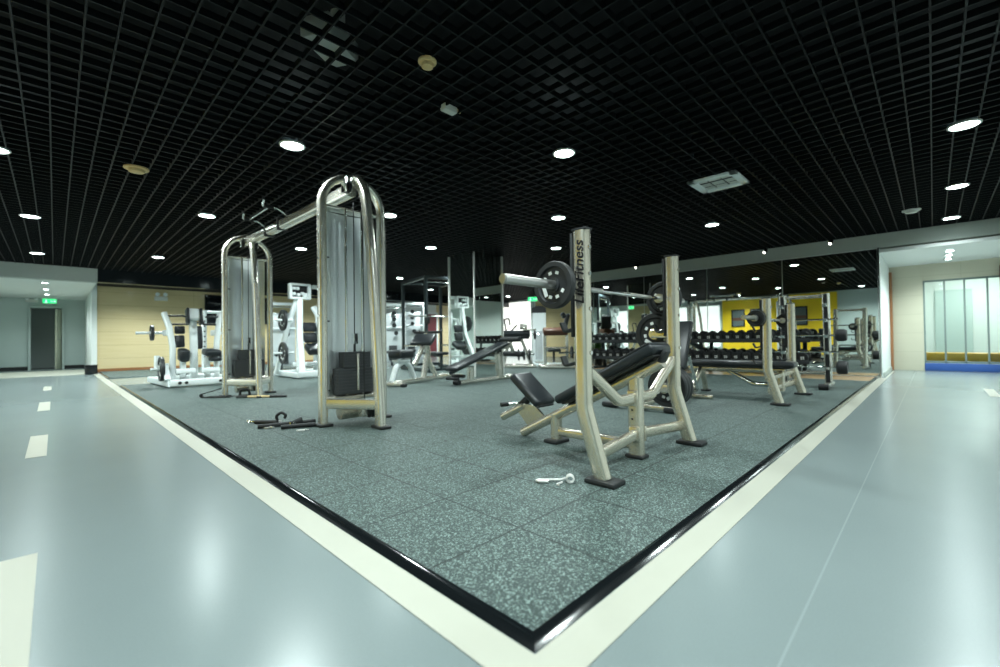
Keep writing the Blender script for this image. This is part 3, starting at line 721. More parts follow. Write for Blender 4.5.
a = MB(); a.box((.62, 0, .44), (.40, .28, .07), .028, rot(0, 8), 3); obj('seat', a, 'vinyl_pad', UB)
a = MB(); a.box((1.04, 0, .70), (.66, .28, .07), .028, rot(0, -66), 3); obj('back_pad', a, 'vinyl_pad', UB)
a = MB(); a.tube([(1.12, -.1, .56), (1.34, -.12, .10), (1.34, .12, .10), (1.12, .1, .56)], .018, .04, 10); obj('back_strut', a, 'chrome', UB)

# ------------------------------------------------------------------ cable crossover
CC = thing('cable_crossover', 'tall silver cable crossover with two towers joined by an overhead beam', 'cable machine', (1.23, 3.39, MT))
def tower(y0):
    HT = 2.43; hw = .315
    a = MB()
    a.bar([(-hw, y0, .01)]+[(-hw*math.cos(q*PI/16), y0, HT-.29+.29*math.sin(q*PI/16)) for q in range(17)]+[(hw, y0, .01)], .11, .072, (0, 1, 0), 0, .03, 5)
    fr = obj('arch_frame', a, 'silver', CC)
    for sx in (-1, 1):
        a = MB(); a.box((sx*hw, y0, .014), (.13, .17, .028), .01); obj('rubber_foot', a, 'rub', fr)
    a = MB()
    for zz in (1.05, 1.3, 1.6, 1.85, 2.0):
        for sx in (-1, 1): a.cyl((sx*(hw+.034), y0, zz), (sx*(hw+.042), y0, zz), .012, seg=12)
    obj('bolt', a, 'chrome', fr)
    a = MB(); a.bar([(0, y0-.02, HT-.02), (0, y0-.14, HT-.05), (0, y0-.26, HT-.22), (0, y0-.36, HT-.75), (0, y0-.42, 1.1), (0, y0-.51, .01)], .075, .11, (1, 0, 0), .16, .026, 5)
    lg = obj('front_leg', a, 'silver', CC)
    a = MB(); a.box((0, y0-.515, .014), (.11, .19, .028), .01); obj('rubber_foot', a, 'rub', lg)
    a = MB(); a.bar([(-hw, y0, .215), (0, y0-.48, .215)], .10, .05, (0, 0, 1), 0, .016); a.bar([(hw, y0, .215), (0, y0-.48, .215)], .10, .05, (0, 0, 1), 0, .016); obj('base_bar', a, 'silver', CC)
    a = MB(); a.bar([(-hw, y0, .25), (hw, y0, .25)], .07, .05, (0, 1, 0), 0, .016); obj('cross_tube', a, 'silver', CC)
    # curved shroud behind the stack
    a = MB(); n = 14; V = []; F = []
    for i in range(n+1):
        u = -1+2*i/n; xx = u*.262; yy = y0+.035+.13*math.sqrt(max(0, 1-u*u*.92))
        for zz, off in ((.27, 0), (2.10, 0), (2.10, .006), (.27, .006)): V.append((xx, yy+off, zz))
    for i in range(n):
        for k_ in range(4): F.append((4*i+k_, 4*i+(k_+1) % 4, 4*i+4+(k_+1) % 4, 4*i+4+k_))
    F += [(0, 1, 2, 3), (4*n, 4*n+3, 4*n+2, 4*n+1)]
    a.raw(V, F); sh = obj('shroud', a, 'brush', CC)
    a = MB(); a.box((0, y0+.06, 2.115), (.56, .14, .03), .01); a.box((0, y0+.06, .262), (.56, .14, .03), .01); obj('shroud_rail', a, 'silver', sh)
    a = MB()
    for zz in (.33, 1.0, 1.62): a.box((-.262, y0+.02, zz), (.05, .02, .016), .004)
    obj('bumper', a, 'rub', sh)
    a = MB(); a.cyl((-.085, y0-.02, .24), (-.085, y0-.02, 2.12), .0125, seg=12); a.cyl((.085, y0-.02, .24), (.085, y0-.02, 2.12), .0125, seg=12); obj('guide_rod', a, 'chrome', CC)
    a = MB(); a.cyl((0, y0-.02, .80), (0, y0-.02, 2.20), .005, seg=8); a.cyl((.02, y0-.17, .12), (.02, y0-.17, 2.2), .005, seg=8); obj('cable', a, 'rub', CC)
    # stack
    a = MB()
    for i in range(8): a.box((0, y0-.02, .305+i*.031), (.40, .12, .0306), .001)
    st_ = obj('weight_stack', a, 'stack', CC)
    a = MB()
    for i in range(6): a.box((0, y0-.02, .555+i*.026), (.28, .12, .0256), .001)
    obj('upper_plates', a, 'stack', st_)
    a = MB(); a.box((0, y0-.085, .50), (.022, .012, .36), .003); obj('weight_label', a, 'silver', st_)
    a = MB(); a.cyl((0, y0-.02, .70), (0, y0-.02, .80), .012, seg=12); a.lathe([(.012, -.012), (.042, -.014), (.034, 0), (.042, .014), (.012, .012)], (0, y0-.02, .84), (1, 0, 0), 24); obj('stack_pulley', a, 'rub', CC)
    a = MB(); a.box((-.018, y0-.02, .83), (.006, .07, .11), .003); a.box((.018, y0-.02, .83), (.006, .07, .11), .003); obj('pulley_bracket', a, 'chrome', CC)
    a = MB(); a.cyl((-.20, y0-.10, .13), (.10, y0-.10, .13), .075, seg=24); a.box((-.05, y0-.10, .20), (.26, .10, .06), .01); obj('pulley_housing', a, 'champ', CC)
    # top pulleys
    for xx in (-.10, .08):
        a = MB(); a.lathe([(.012, -.014), (.06, -.016), (.05, 0), (.06, .016), (.012, .014)], (xx, y0-.08, HT-.12), (1, .3, 0), 24); p_ = obj('top_pulley', a, 'rub', CC)
        a = MB(); a.box((xx-.025, y0-.08, HT-.10), (.008, .12, .14), .003); a.box((xx+.025, y0-.08, HT-.10), (.008, .12, .14), .003); obj('pulley_bracket', a, 'chrome', p_)
    # low pulley by the leg
    a = MB(); a.lathe([(.012, -.016), (.075, -.018), (.062, 0), (.075, .018), (.012, .016)], (.01, y0-.30, .15), (1, 0, 0), 28); lp = obj('low_pulley', a, 'rub', CC)
    a = MB(); a.lathe([(.0, -.012), (.086, -.012), (.09, 0), (.086, .012), (0, .012)], (.055, y0-.30, .15), (1, 0, 0), 28); a.box((-.045, y0-.27, .15), (.08, .10, .13), .02); a.cyl((-.1, y0-.30, .15), (.09, y0-.30, .15), .014); obj('pulley_guard', a, 'silver', lp)
tower(0.); tower(3.42)
a = MB(); a.bar([(0, .02, 2.33), (0, 3.40, 2.37)], .11, .13, (1, 0, 0), 0, .035); bm_ = obj('overhead_beam', a, 'silver', CC)
for yc in (1.95, 2.45):
    a = MB(); a.box((0, yc, 2.36), (.13, .06, .16), .012); hb = obj('beam_clamp', a, 'rub', bm_)
for yc, s_ in ((1.75, 1), (2.55, 1)):
    a = MB(); a.tube([(0, yc, 2.43), (-.12, yc, 2.50), (-.30, yc, 2.50), (-.34, yc-.20, 2.53)], .016, .05, 10); a.tube([(0, yc, 2.43), (.12, yc, 2.50), (.30, yc, 2.50), (.34, yc-.20, 2.53)], .016, .05, 10); pb = obj('pull_up_bar', a, 'chrome', bm_)
    for sx in (-1, 1):
        a = MB(); a.tube([(sx*.17, yc, 2.50), (sx*.29, yc, 2.50)], .021, 0, 12); obj('grip', a, 'grip', pb)
a = MB(); a.tube([(-.22, 1.75, 2.50), (-.22, 2.55, 2.50)], .014, 0, 10); a.tube([(.22, 1.75, 2.50), (.22, 2.55, 2.50)], .014, 0, 10); obj('side_rail', a, 'chrome', bm_)

# ------------------------------------------------------------------ attachments and clips on the rubber floor
def grip_bar(name, lab, loc, rz, L=.3, fl=0., chrome=True, cat='cable handle'):
    t = thing(name, lab, cat, (loc[0], loc[1], MT), R_(rz))
    a = MB(); a.cyl((-L/2, 0, .022), (L/2*.55, 0, .022), .020, seg=14)
    if fl: a.cyl((L/2*.55, 0, .024), (L/2, 0, .040), .020, .040, seg=14)
    else: a.cyl((L/2*.55, 0, .022), (L/2, 0, .022), .022, seg=14)
    obj('grip', a, 'grip', t)
    if chrome:
        a = MB(); a.cyl((-L/2-.05, 0, .022), (-L/2, 0, .022), .011, seg=12); a.lathe([(.014, -.006), (.026, -.006), (.026, .006), (.014, .006)], (-L/2-.07, 0, .022), (0, .6, 1), 18); obj('swivel_ring', a, 'chrome', t)
    return t
grip_bar('pulley_attachment', 'thin black cable handle with chrome ring, leftmost in the floor heap', (.58, 3.92), -55, .24)
grip_bar('pulley_attachment', 'long black handle with flared end in the floor heap by tower', (.63, 3.68), -14, .38, 1, False)
grip_bar('pulley_attachment', 'short black handle nearest the camera in the floor heap', (.72, 3.48), -22, .29, 0, False)
grip_bar('pulley_attachment', 'black handle with chrome middle touching the near tower foot', (.86, 3.62), -8, .14)
t = thing('pulley_attachment', 'black hooked strap handle standing up in the floor heap', 'cable handle', (.70, 3.86, MT), R_(-40))
a = MB(); a.tube([(-.035, 0, .016), (-.05, 0, .075), (0, 0, .11), (.045, 0, .08), (.03, 0, .05)], .014, .03, 10); obj('strap', a, 'grip', t); a = MB(); a.cyl((-.08, 0, .016), (.0, 0, .016), .016); obj('grip', a, 'bright_trim', t)
t = thing('snap_hook', 'small chrome snap hook on the floor left of the handle heap', 'snap hook', (.50, 3.72, MT), R_(-45))
a = MB(); a.tube([(-.05, -.016, .007), (.04, -.016, .007), (.05, .016, .007), (-.04, .016, .007)], .006, .016, 8, True); obj('hook_body', a, 'bright_trim', t); a = MB(); a.lathe([(.014, -.005), (.024, -.005), (.024, .005), (.014, .005)], (.075, 0, .01), (.2, .3, 1), 16); obj('eye', a, 'bright_trim', t)
t = thing('snap_hook', 'small chrome snap hook between the handles and camera', 'snap hook', (.68, 3.32, MT), R_(-30))
a = MB(); a.tube([(-.03, -.012, .007), (.03, -.012, .007), (.03, .012, .007), (-.03, .012, .007)], .006, .012, 8, True); obj('hook_body', a, 'bright_trim', t); a = MB(); a.lathe([(.01, -.005), (.018, -.005), (.018, .005), (.01, .005)], (.05, 0, .01), (.2, .3, 1), 16); obj('eye', a, 'bright_trim', t)
t = thing('ankle_strap', 'black folded strap on the floor left of the far tower', 'strap', (.78, 6.78, MT), R_(-42))
a = MB(); a.bar([(.22, .02, .008), (-.20, .03, .008), (-.22, .02, .05), (.08, -.02, .13)], .07, .012, (0, 1, .1), .03, .004); obj('webbing', a, 'grip', t); a = MB(); a.tube([(-.10, -.05, .012), (.18, -.05, .012), (.18, .05, .012), (-.10, .05, .012)], .011, .03, 8, True); obj('buckle', a, 'rub', t)
t = thing('pulley_attachment', 'black stirrup handle on the floor under the far tower', 'cable handle', (1.10, 6.52, MT), R_(-40))
a = MB(); a.tube([(-.07, 0, .016), (-.06, 0, .11), (.06, 0, .11), (.07, 0, .016)], .017, .04, 10); obj('strap', a, 'grip', t); a = MB(); a.cyl((-.09, 0, .018), (.09, 0, .018), .018); obj('grip', a, 'rub', t)
t = thing('straight_bar', 'short straight bar with brass centre on floor before far tower', 'cable bar', (1.25, 6.20, MT), R_(-45))
a = MB(); a.cyl((-.22, 0, .018), (.10, 0, .018), .016); obj('shaft', a, 'ylw_disc', t)
for x0, x1 in ((-.38, -.22), (.10, .34)):
    a = MB(); a.cyl((x0, 0, .018), (x1, 0, .018), .019); obj('grip', a, 'grip', t)
t = thing('spring_collar', 'chrome spring barbell collar lying before the incline bench', 'collar', (1.085, .755, MT), R_(-52))
a = MB(); a.tube([(-.10, .010, .012), (.02, .012, .013), (.05, .02, .02)], .0065, .01, 8); a.tube([(-.10, -.012, .010), (-.045, -.012, .010)], .009, 0, 10); a.tube([(-.10, .010, .012), (-.115, 0, .011), (-.10, -.012, .010)], .0065, .006, 8); obj('handle', a, 'bright_trim', t)
a = MB()
pts = [(.075+.02*math.cos(q*PI/6), (q-15)*.0014, .024+.02*math.sin(q*PI/6)) for q in range(34)]
a.tube(pts, .0045, 0, 7); obj('coil', a, 'bright_trim', t)
a = MB(); a.tube([(.03, -.015, .008), (.0, -.05, .008), (.012, -.06, .008)], .006, .01, 8); obj('lever', a, 'bright_trim', t)

# ------------------------------------------------------------------ dumbbells and racks against the mirror
def make_db():
    t = thing('dumbbell', '-', 'dumbbell')
    a = MB(); a.cyl((-.07, 0, 0), (.07, 0, 0), .016, seg=12); obj('handle', a, 'chrome', t)
    for sx in (-1, 1):
        a = MB(); a.lathe([(0, .055), (.066, .055), (.082, .068), (.084, .12), (.078, .135), (0, .135)], (0, 0, 0), (sx, 0, 0), 20); h = obj('weight_head', a, 'rub', t)
        a = MB(); a.box((sx*.137, -.014, 0), (.004, .014, .05)); a.box((sx*.137, .016, .012), (.004, .030, .014)); a.box((sx*.137, .016, -.016), (.004, .030, .014)); obj('number', a, 'mark', h)
    return t
proto = make_db(); first = True
def db_rack(y0, y1, lab, nm):
    L = y1-y0; yc = (y0+y1)/2; X = 9.58
    t = thing('dumbbell_rack', lab, 'rack', (X, yc, MT))
    for sy in (-1, 1):
        a = MB(); a.bar([(-.32, sy*(L/2-.25), .03), (.30, sy*(L/2-.25), .03)], .08, .06, (0, 1, 0), 0, .015); a.bar([(.18, sy*(L/2-.25), .04), (.08, sy*(L/2-.25), .86)], .08, .06, (0, 1, 0), 0, .015); fr = obj('end_frame', a, 'rackblack', t)
        a = MB(); a.box((-.3, sy*(L/2-.25), .012), (.1, .1, .024), .006); obj('rubber_foot', a, 'rub', fr)
    for zz, xx in ((.30, -.10), (.725, .03)):
        a = MB(); a.bar([(xx-.16, -L/2, zz-.03), (xx-.16, L/2, zz-.03)], .03, .05, (0, 0, 1), 0, .008); a.bar([(xx+.12, -L/2, zz+.035), (xx+.12, L/2, zz+.035)], .03, .05, (0, 0, 1), 0, .008)
        a.box((xx-.02, 0, zz-.02), (.30, L-.02, .012), 0, rot(0, -13)); a.box((xx-.18, 0, zz-.02), (.012, L, .075), .003); obj('shelf', a, 'iron', t)
    n = int(L/.198)
    for row, (zz, xx) in (('lower', (.30, -.10)), ('upper', (.725, .03))):
        for i in range(n):
            yy = y0+(L-n*.198)/2+.099+i*.198
            l = 'black round dumbbell, %s from the corridor end on the %s shelf of %s' % (ORD[i], row, nm)
            sc_ = 1.10 if row == 'upper' else 1.14
            d_ = dup(proto, (X+xx-.02, yy, zz+MT+.098), 0, l)
            d_['group'] = 'dumbbells on the mirror wall racks'
            d_.rotation_euler = (0, R_(-13), 0); d_.scale = (sc_, sc_, sc_)
db_rack(.95, 3.35, 'two tier black dumbbell rack before the yellow reflection', 'the near rack')
db_rack(3.55, 5.95, 'two tier black dumbbell rack behind the incline bench upright', 'the far rack')
for ch in list(proto.children):
    for g_ in list(ch.children): bpy.data.objects.remove(g_)
    bpy.data.objects.remove(ch)
bpy.data.objects.remove(proto)
# ---- fixed barbell rack
BR = thing('barbell_rack', 'silver barbell rack with black notched uprights beside the right floor edge', 'rack', (7.35, .68, MT))
for sy in (-1, 1):
    a = MB(); a.bar([(.12, sy*.28, .03), (.0, sy*.28, 1.44)], .09, .12, (0, 1, 0), 0, .02); up = obj('upright', a, 'silver', BR)
    a = MB(); a.bar([(.115-.068, sy*.28, .08), (-.066, sy*.28, 1.42)], .05, .02, (0, 1, 0), 0, .005); obj('notched_strip', a, 'rub', up)
    a = MB()
    for zz in (.30, .53, .78, 1.02, 1.25): 
        xx = .12-.12*zz/1.44-.065; a.bar([(xx, sy*.28, zz), (xx-.09, sy*.28, zz-.02), (xx-.11, sy*.28, zz+.03)], .05, .018, (0, 1, 0), .02)
    obj('hook', a, 'chrome', up)
    a = MB(); a.bar([(-.33, sy*.28, .04), (.35, sy*.28, .04)], .09, .07, (0, 1, 0), 0, .02); ft_ = obj('foot', a, 'silver', BR)
    a = MB(); a.cyl((-.34, sy*.28-.06, .045), (-.34, sy*.28+.06, .045), .045); obj('rubber_foot', a, 'rub', ft_)
a = MB(); a.tube([(0, -.28, 1.40), (0, .28, 1.40)], .028); a.tube([(.10, -.28, .22), (.10, .28, .22)], .028); obj('cross_tube', a, 'silver', BR)
def fixed_bar(i, zz, lab, ez=False):
    xx = .12-.12*zz/1.44-.065-.06
    t = thing('ez_curl_bar' if ez else 'fixed_barbell', lab, 'barbell', (7.35+xx, .68, MT+zz+.018))
    a = MB()
    if ez: a.tube([(0, -.50, 0), (0, -.22, 0), (.03, -.14, .0), (-.03, -.05, .0), (0, 0, 0), (-.03, .05, 0), (.03, .14, 0), (0, .22, 0), (0, .50, 0)], .014, .03, 10)
    else: a.cyl((0, -.44, 0), (0, .44, 0), .014)
    obj('shaft', a, 'chrome', t)
    if i in (1, 3): return
    r = (.10, .105, .09, .095, .09)[i]
    for sy in (-1, 1):
        a = MB(); a.lathe([(0, .40), (r*.8, .40), (r, .42), (r, .50), (r*.85, .53), (0, .53)], (0, 0, 0), (0, sy, 0), 22); obj('weight_head', a, 'rub', t)
fixed_bar(0, .30, 'wavy curl bar on the lowest hooks of the barbell rack', True)
for i, zz in enumerate((.53, .78, 1.02)): fixed_bar(i+1, zz, 'straight fixed barbell on the %s hooks of the barbell rack' % ('second lowest', 'middle', 'second highest')[i])

# ------------------------------------------------------------------ white chest press machine
W1 = thing('chest_press_machine', 'white plate loaded chest press machine before the timber wall', 'exercise machine', (1.06, 9.92, MT)); W1.scale = (1, 1, .94)
a = MB(); a.bar([(-.48, -.85, .09), (.52, -.85, .09)], .13, .13, (0, 1, 0), 0, .02); a.bar([(-.45, -.85, .08), (-.55, .8, .08)], .13, .11, (0, 0, 1), 0, .02); a.bar([(.5, -.85, .08), (.55, .8, .08)], .13, .11, (0, 0, 1), 0, .02); a.bar([(-.5, .75, .08), (.5, .75, .08)], .13, .12, (0, 1, 0), 0, .02); bf = obj('base_frame', a, 'white_en', W1)
a = MB()
for xx in (-.34, -.24, .30, .40): a.cyl((xx, -.918, .09), (xx, -.93, .09), .028, seg=14)
obj('bolt', a, 'rub', bf)
a = MB(); a.bar([(0, -.25, .08), (0, -.22, .9), (0, -.10, 1.48)], .125, .12, (1, 0, 0), .3, .03); cc = obj('centre_column', a, 'white_en', W1)
a = MB(); a.box((0, -.2, 1.46), (.22, .16, .26), .05, rot(-14), 3); obj('column_head', a, 'white_en', cc)
a = MB(); a.box((-.1, -.22, 1.42), (.05, .2, .34), .02, rot(-14), 2); a.box((.12, -.22, 1.42), (.05, .2, .34), .02, rot(-14), 2); obj('head_cover', a, 'vinyl_pad', cc)
for sx in (-1, 1):
    a = MB(); a.bar([(sx*.36, -.35, .10), (sx*.36, -.35, .8), (sx*.40, -.30, 1.18), (sx*.46, -.15, 1.48)], .09, .13, (sx*1, 0, 0), .4, .03); obj('side_upright', a, 'white_en', W1)
    a = MB(); a.tube([(sx*.44, -.2, 1.42), (sx*.20, -.42, 1.42), (sx*.16, -.42, 1.40)], .02, .05, 10); a.tube([(sx*.42, -.25, 1.25), (sx*.12, -.42, 1.25)], .02, 0, 10); hh = obj('press_handle', a, 'rub', W1)
    a = MB(); a.cyl((sx*.40, .05, 1.08), (sx*.86, .05, 1.08), .028); a.bar([(sx*.40, -.3, 1.08), (sx*.40, .1, 1.08)], .1, .12, (1, 0, 0), 0, .02); a.cyl((sx*.84, .05, 1.08), (sx*.865, .05, 1.08), .03); obj('loading_horn', a, 'white_en', W1)
    a = MB(); a.cyl((sx*.50, -.55, .36), (sx*.72, -.55, .36), .026); a.bar([(sx*.50, -.80, .14), (sx*.50, -.55, .40)], .09, .09, (1, 0, 0), 0, .02); obj('storage_horn', a, 'white_en', W1)
    a = MB(); a.bar([(sx*.60, -.35, .40), (sx*.42, -.38, .42)], .08, .09, (0, 1, 0), 0, .02); a.bar([(sx*.60, -.35, .34), (sx*.60, -.35, .62)], .08, .08, (1, 0, 0), 0, .02); obj('side_arm', a, 'white_en', W1)
for yy, zz, hh in ((-.06, 1.14, .17), (-.03, .90, .26)):
    a = MB(); a.box((-.20, yy, zz), (.17, .09, hh), .03, rot(-8), 3); obj('back_pad', a, 'vinyl_pad', W1)
a = MB(); a.box((-.19, -.36, .62), (.16, .34, .26), .05, rot(6), 3); obj('seat', a, 'vinyl_pad', W1)
a = MB(); a.box((.12, -.10, .98), (.10, .09, .50), .03, rot(-8), 3); obj('back_pad', a, 'vinyl_pad', W1)
a = MB(); a.box((.26, -.42, .66), (.28, .40, .14), .05, rot(6), 3); obj('seat', a, 'vinyl_pad', W1)
a = MB(); a.box((.30, -.52, .52), (.20, .20, .09), .03, None, 3); obj('seat_roller', a, 'vinyl_pad', W1)
for sx in (-1, 1):
    a = MB(); a.bar([(sx*.20, -.35, .10), (sx*.20, -.35, .56)], .09, .1, (1, 0, 0), 0, .02); a.bar([(sx*.05, -.60, .30), (sx*.35, -.60, .30)], .1, .1, (0, 1, 0), 0, .02); obj('seat_frame', a, 'white_en', W1)
plate((1.06-.62, 9.97, 1.08*.94+MT), .15, .05, 'x', 'small dark plate on the left horn of white chest press', 0, -1, False, 'iron')
plate((1.06+.66, 9.97, 1.08*.94+MT), .15, .05, 'x', 'small dark plate on the right horn of white chest press', 0, -1, False, 'iron')
plate((1.06-.56, 9.37, .36*.94+MT), .225, .06, 'x', 'large dark plate low on the left side of white chest press', 30, -1, True, 'iron')
plate((1.06+.62, 9.37, .36*.94+MT), .225, .06, 'x', 'large dark plate low on the right side of white chest press', 30, -1, True, 'iron')
# second white frame right behind it
W3 = thing('smith_machine', 'white guided bar machine partly hidden by the far cable tower', 'exercise machine', (1.9, 11.8, 0))
for sx in (-1, 1):
    a = MB(); a.bar([(sx*.30, -.3, .02), (sx*.30, -.3, 1.60)], .10, .08, (1, 0, 0), 0, .02); u_ = obj('upright', a, 'white_en', W3)
    a = MB()
    for q in range(8): a.cyl((sx*.30, -.345, .5+q*.12), (sx*.30, -.352, .5+q*.12), .018, seg=10)
    obj('adjust_hole', a, 'rub', u_)
    a = MB(); a.bar([(sx*.30, -.6, .05), (sx*.30, .5, .05)], .1, .1, (1, 0, 0), 0, .02); obj('foot', a, 'white_en', W3)
a = MB(); a.tube([(-.3, -.3, 1.56), (.3, -.3, 1.56)], .035); a.tube([(-.3, -.3, .4), (.3, -.3, .4)], .035); obj('cross_tube', a, 'white_en', W3)
a = MB(); a.tube([(-.32, -.40, 1.30), (-.50, -.46, 1.30), (-.62, -.46, 1.42)], .02, .05, 10); obj('handle', a, 'rub', W3)
a = MB(); a.box((0, -.1, .5), (.3, .5, .08), .03, None, 3); a.bar([(0, 0, .03), (0, 0, .48)], .08, .08, (1, 0, 0)); obj('seat', a, 'vinyl_pad', W3)
# ------------------------------------------------------------------ white leg press / shoulder machine between the towers
W2 = thing('shoulder_press_machine', 'white plate loaded press with boxed top and dark seat between the towers', 'exercise machine', (3.15, 9.55, MT))
a = MB(); a.bar([(-.30, -.55, .08), (-.30, .75, .08)], .12, .11, (0, 0, 1), 0, .02); a.bar([(.55, -.55, .08), (.55, .75, .08)], .12, .11, (0, 0, 1), 0, .02); a.bar([(-.35, -.55, .10), (.62, -.55, .10)], .11, .14, (0, 1, 0), 0, .02); a.bar([(-.3, .7, .08), (.55, .7, .08)], .11, .11, (0, 1, 0), 0, .02); a.bar([(-.3, -.1, .30), (.55, -.1, .30)], .09, .09, (0, 1, 0), 0, .02); obj('base_frame', a, 'white_en', W2)
a = MB(); a.bar([(-.24, -.50, .08), (-.14, -.1, 1.0), (-.10, -.02, 1.82)], .13, .12, (1, 0, 0), .4, .03); obj('front_column', a, 'white_en', W2)
a = MB(); a.bar([(-.42, .55, .08), (-.28, .2, 1.2), (-.14, .02, 1.82)], .10, .11, (1, 0, 0), .4, .03); obj('rear_column', a, 'white_en', W2)
a = MB(); a.box((-.10, -.02, 2.11), (.46, .14, .05), .012); a.box((-.10, -.02, 1.80), (.46, .14, .05), .012); a.box((-.31, -.02, 1.955), (.06, .14, .33), .012); a.box((.11, -.02, 1.955), (.06, .14, .33), .012); hb = obj('top_box', a, 'white_en', W2)
a = MB()
for xx, zz in ((-.23, 2.02), (-.15, 2.02), (-.23, 1.90), (-.13, 1.88), (-.04, 1.91)): a.box((xx, -.02, zz), (.075, .10, .07), .02)
a.box((.02, -.02, 1.88), (.10, .08, .10), .02); obj('linkage', a, 'white_en', hb)
a = MB(); a.box((-.10, .03, 1.955), (.38, .03, .28)); obj('dark_back', a, 'rub', hb)
a = MB(); a.bar([(.20, -.02, 2.08), (.95, .10, 2.08)], .09, .10, (0, 0, 1), 0, .02); a.bar([(.95, .1, 2.08), (.9, .3, .10)], .1, .1, (1, 0, 0), 0, .02); obj('side_arm', a, 'white_en', W2)
a = MB(); a.bar([(.26, .1, 1.62), (.34, -.02, 1.40), (.34, .12, .9), (.36, .2, .1)], .13, .10, (1, 0, 0), .3, .03); obj('seat_column', a, 'white_en', W2)
for yy, zz, hh in ((-.08, 1.14, .22), (-.10, .90, .24)):
    a = MB(); a.box((.10, yy, zz), (.30, .08, hh), .03, rot(-12), 3); obj('back_pad', a, 'vinyl_pad', W2)
a = MB(); a.box((.16, -.20, .64), (.38, .34, .16), .05, rot(30), 3); obj('seat', a, 'vinyl_pad', W2)
for zz, yy in ((1.30, .12), (.56, .12)):
    a = MB(); a.cyl((-.62, yy, zz), (-.2, yy, zz), .027); obj('loading_horn', a, 'white_en', W2)
a = MB(); a.tube([(-.18, -.12, .80), (.12, -.12, .80)], .02); obj('handle', a, 'white_en', W2)
plate((3.15-.42, 9.67, 1.30+MT), .24, .05, 'x', 'large dark plate high on the left side of white press', 10, -1, True, 'iron')
plate((3.15-.42, 9.67, .56+MT), .25, .05, 'x', 'large dark plate low on the left side of white press', 70, -1, True, 'iron')
# ------------------------------------------------------------------ preacher curl bench
PR = thing('preacher_bench', 'grey preacher curl bench with angled black arm pad, right of near tower', 'weight bench', (3.25, 6.02, MT), math.atan2(.66, 1.88))
a = MB(); a.bar([(0, 0, .05), (2.0, 0, .05)], .08, .07, (0, 0, 1), 0, .02); obj('base_tube', a, 'silver', PR)
a = MB(); a.bar([(.0, -.28, .045), (.0, .28, .045)], .07, .07, (1, 0, 0), 0, .02); f1 = obj('rear_foot', a, 'silver', PR)
for yy in (-.28, .28):
    a = MB(); a.box((0, yy, .03), (.09, .09, .06), .015); obj('rubber_foot', a, 'rub', f1)
a = MB(); a.bar([(2.0, -.28, .045), (2.0, .28, .045)], .07, .07, (1, 0, 0), 0, .02); obj('front_foot', a, 'silver', PR)
a = MB(); a.bar([(1.42, 0, .06), (1.16, 0, .40), (1.10, 0, .95)], .08, .09, (0, 1, 0), .2, .02); a.bar([(.98, 0, .06), (1.10, 0, .52)], .09, .09, (0, 1, 0), 0, .02); a.bar([(.70, 0, .34), (1.14, 0, .90)], .07, .08, (0, 1, 0), 0, .02); obj('arm_post', a, 'silver', PR)
a = MB(); a.box((1.0, 0, .82), (.30, .50, .08), .035, rot(0, -42), 3); obj('arm_pad', a, 'vinyl_pad', PR)
a = MB(); a.bar([(1.12, -.3, .96), (1.12, .3, .96)], .05, .05, (1, 0, 0), 0, .015); a.tube([(1.12, -.28, 0.96), (1.24, -.28, 1.0)], .02); a.tube([(1.12, .28, 0.96), (1.24, .28, 1.0)], .02); obj('bar_rest', a, 'rub', PR)
a = MB(); a.box((.30, 0, .56), (.42, .32, .16), .06, None, 3); obj('seat', a, 'vinyl_pad', PR)
a = MB(); a.tube([(.0, -.02, .08), (.12, -.02, .34), (.36, -.02, .42), (.52, -.02, .34), (.66, -.02, .10)], .045, .12, 12); a.box((.30, 0, .44), (.3, .2, .04), .01); obj('seat_frame', a, 'white_en', PR)
# ------------------------------------------------------------------ sit up bench
SB = thing('decline_bench', 'slim grey decline bench with long black pad, middle of the floor', 'weight bench', (4.16, 5.29, MT), math.atan2(.13, 1.6))
a = MB(); a.bar([(0, 0, .04), (1.72, 0, .04)], .07, .06, (0, 0, 1), 0, .018); bt = obj('base_tube', a, 'silver', SB)
a = MB(); a.cyl((-.02, -.06, .045), (-.02, .06, .045), .045); obj('rubber_foot', a, 'rub', bt)
a = MB(); a.bar([(1.70, -.26, .04), (1.70, .26, .04)], .07, .06, (1, 0, 0), 0, .018); obj('rear_foot', a, 'silver', SB)
a = MB(); a.bar([(.33, .0, .05), (.33, 0, .30)], .1, .11, (0, 1, 0), 0, .02); a.bar([(1.18, 0, .05), (1.12, 0, .52)], .1, .13, (0, 1, 0), 0, .02); obj('post', a, 'silver', SB)
a = MB(); a.bar([(-.18, 0, .22), (1.30, 0, .66)], .06, .06, (0, 1, 0), 0, .018); obj('pad_tube', a, 'rackblack', SB)
a = MB(); a.box((.56, 0, .50), (1.55, .30, .07), .03, rot(0, -16.6), 3); obj('bench_pad', a, 'vinyl_pad', SB)
a = MB(); a.bar([(1.30, 0, .64), (1.52, 0, .70), (1.62, 0, .52)], .06, .08, (0, 1, 0), .08, .02); obj('head_bracket', a, 'silver', SB)
for xx, zz in ((1.62, .50), (1.52, .80)):
    a = MB(); a.cyl((xx, -.24, zz), (xx, .24, zz), .055); obj('foam_roller', a, 'grip', SB)
a = MB(); a.cyl((.02, -.15, .16), (.02, .15, .16), .03); a.cyl((-.12, -.15, .12), (-.12, .15, .12), .028); obj('leg_roller', a, 'rub', SB)
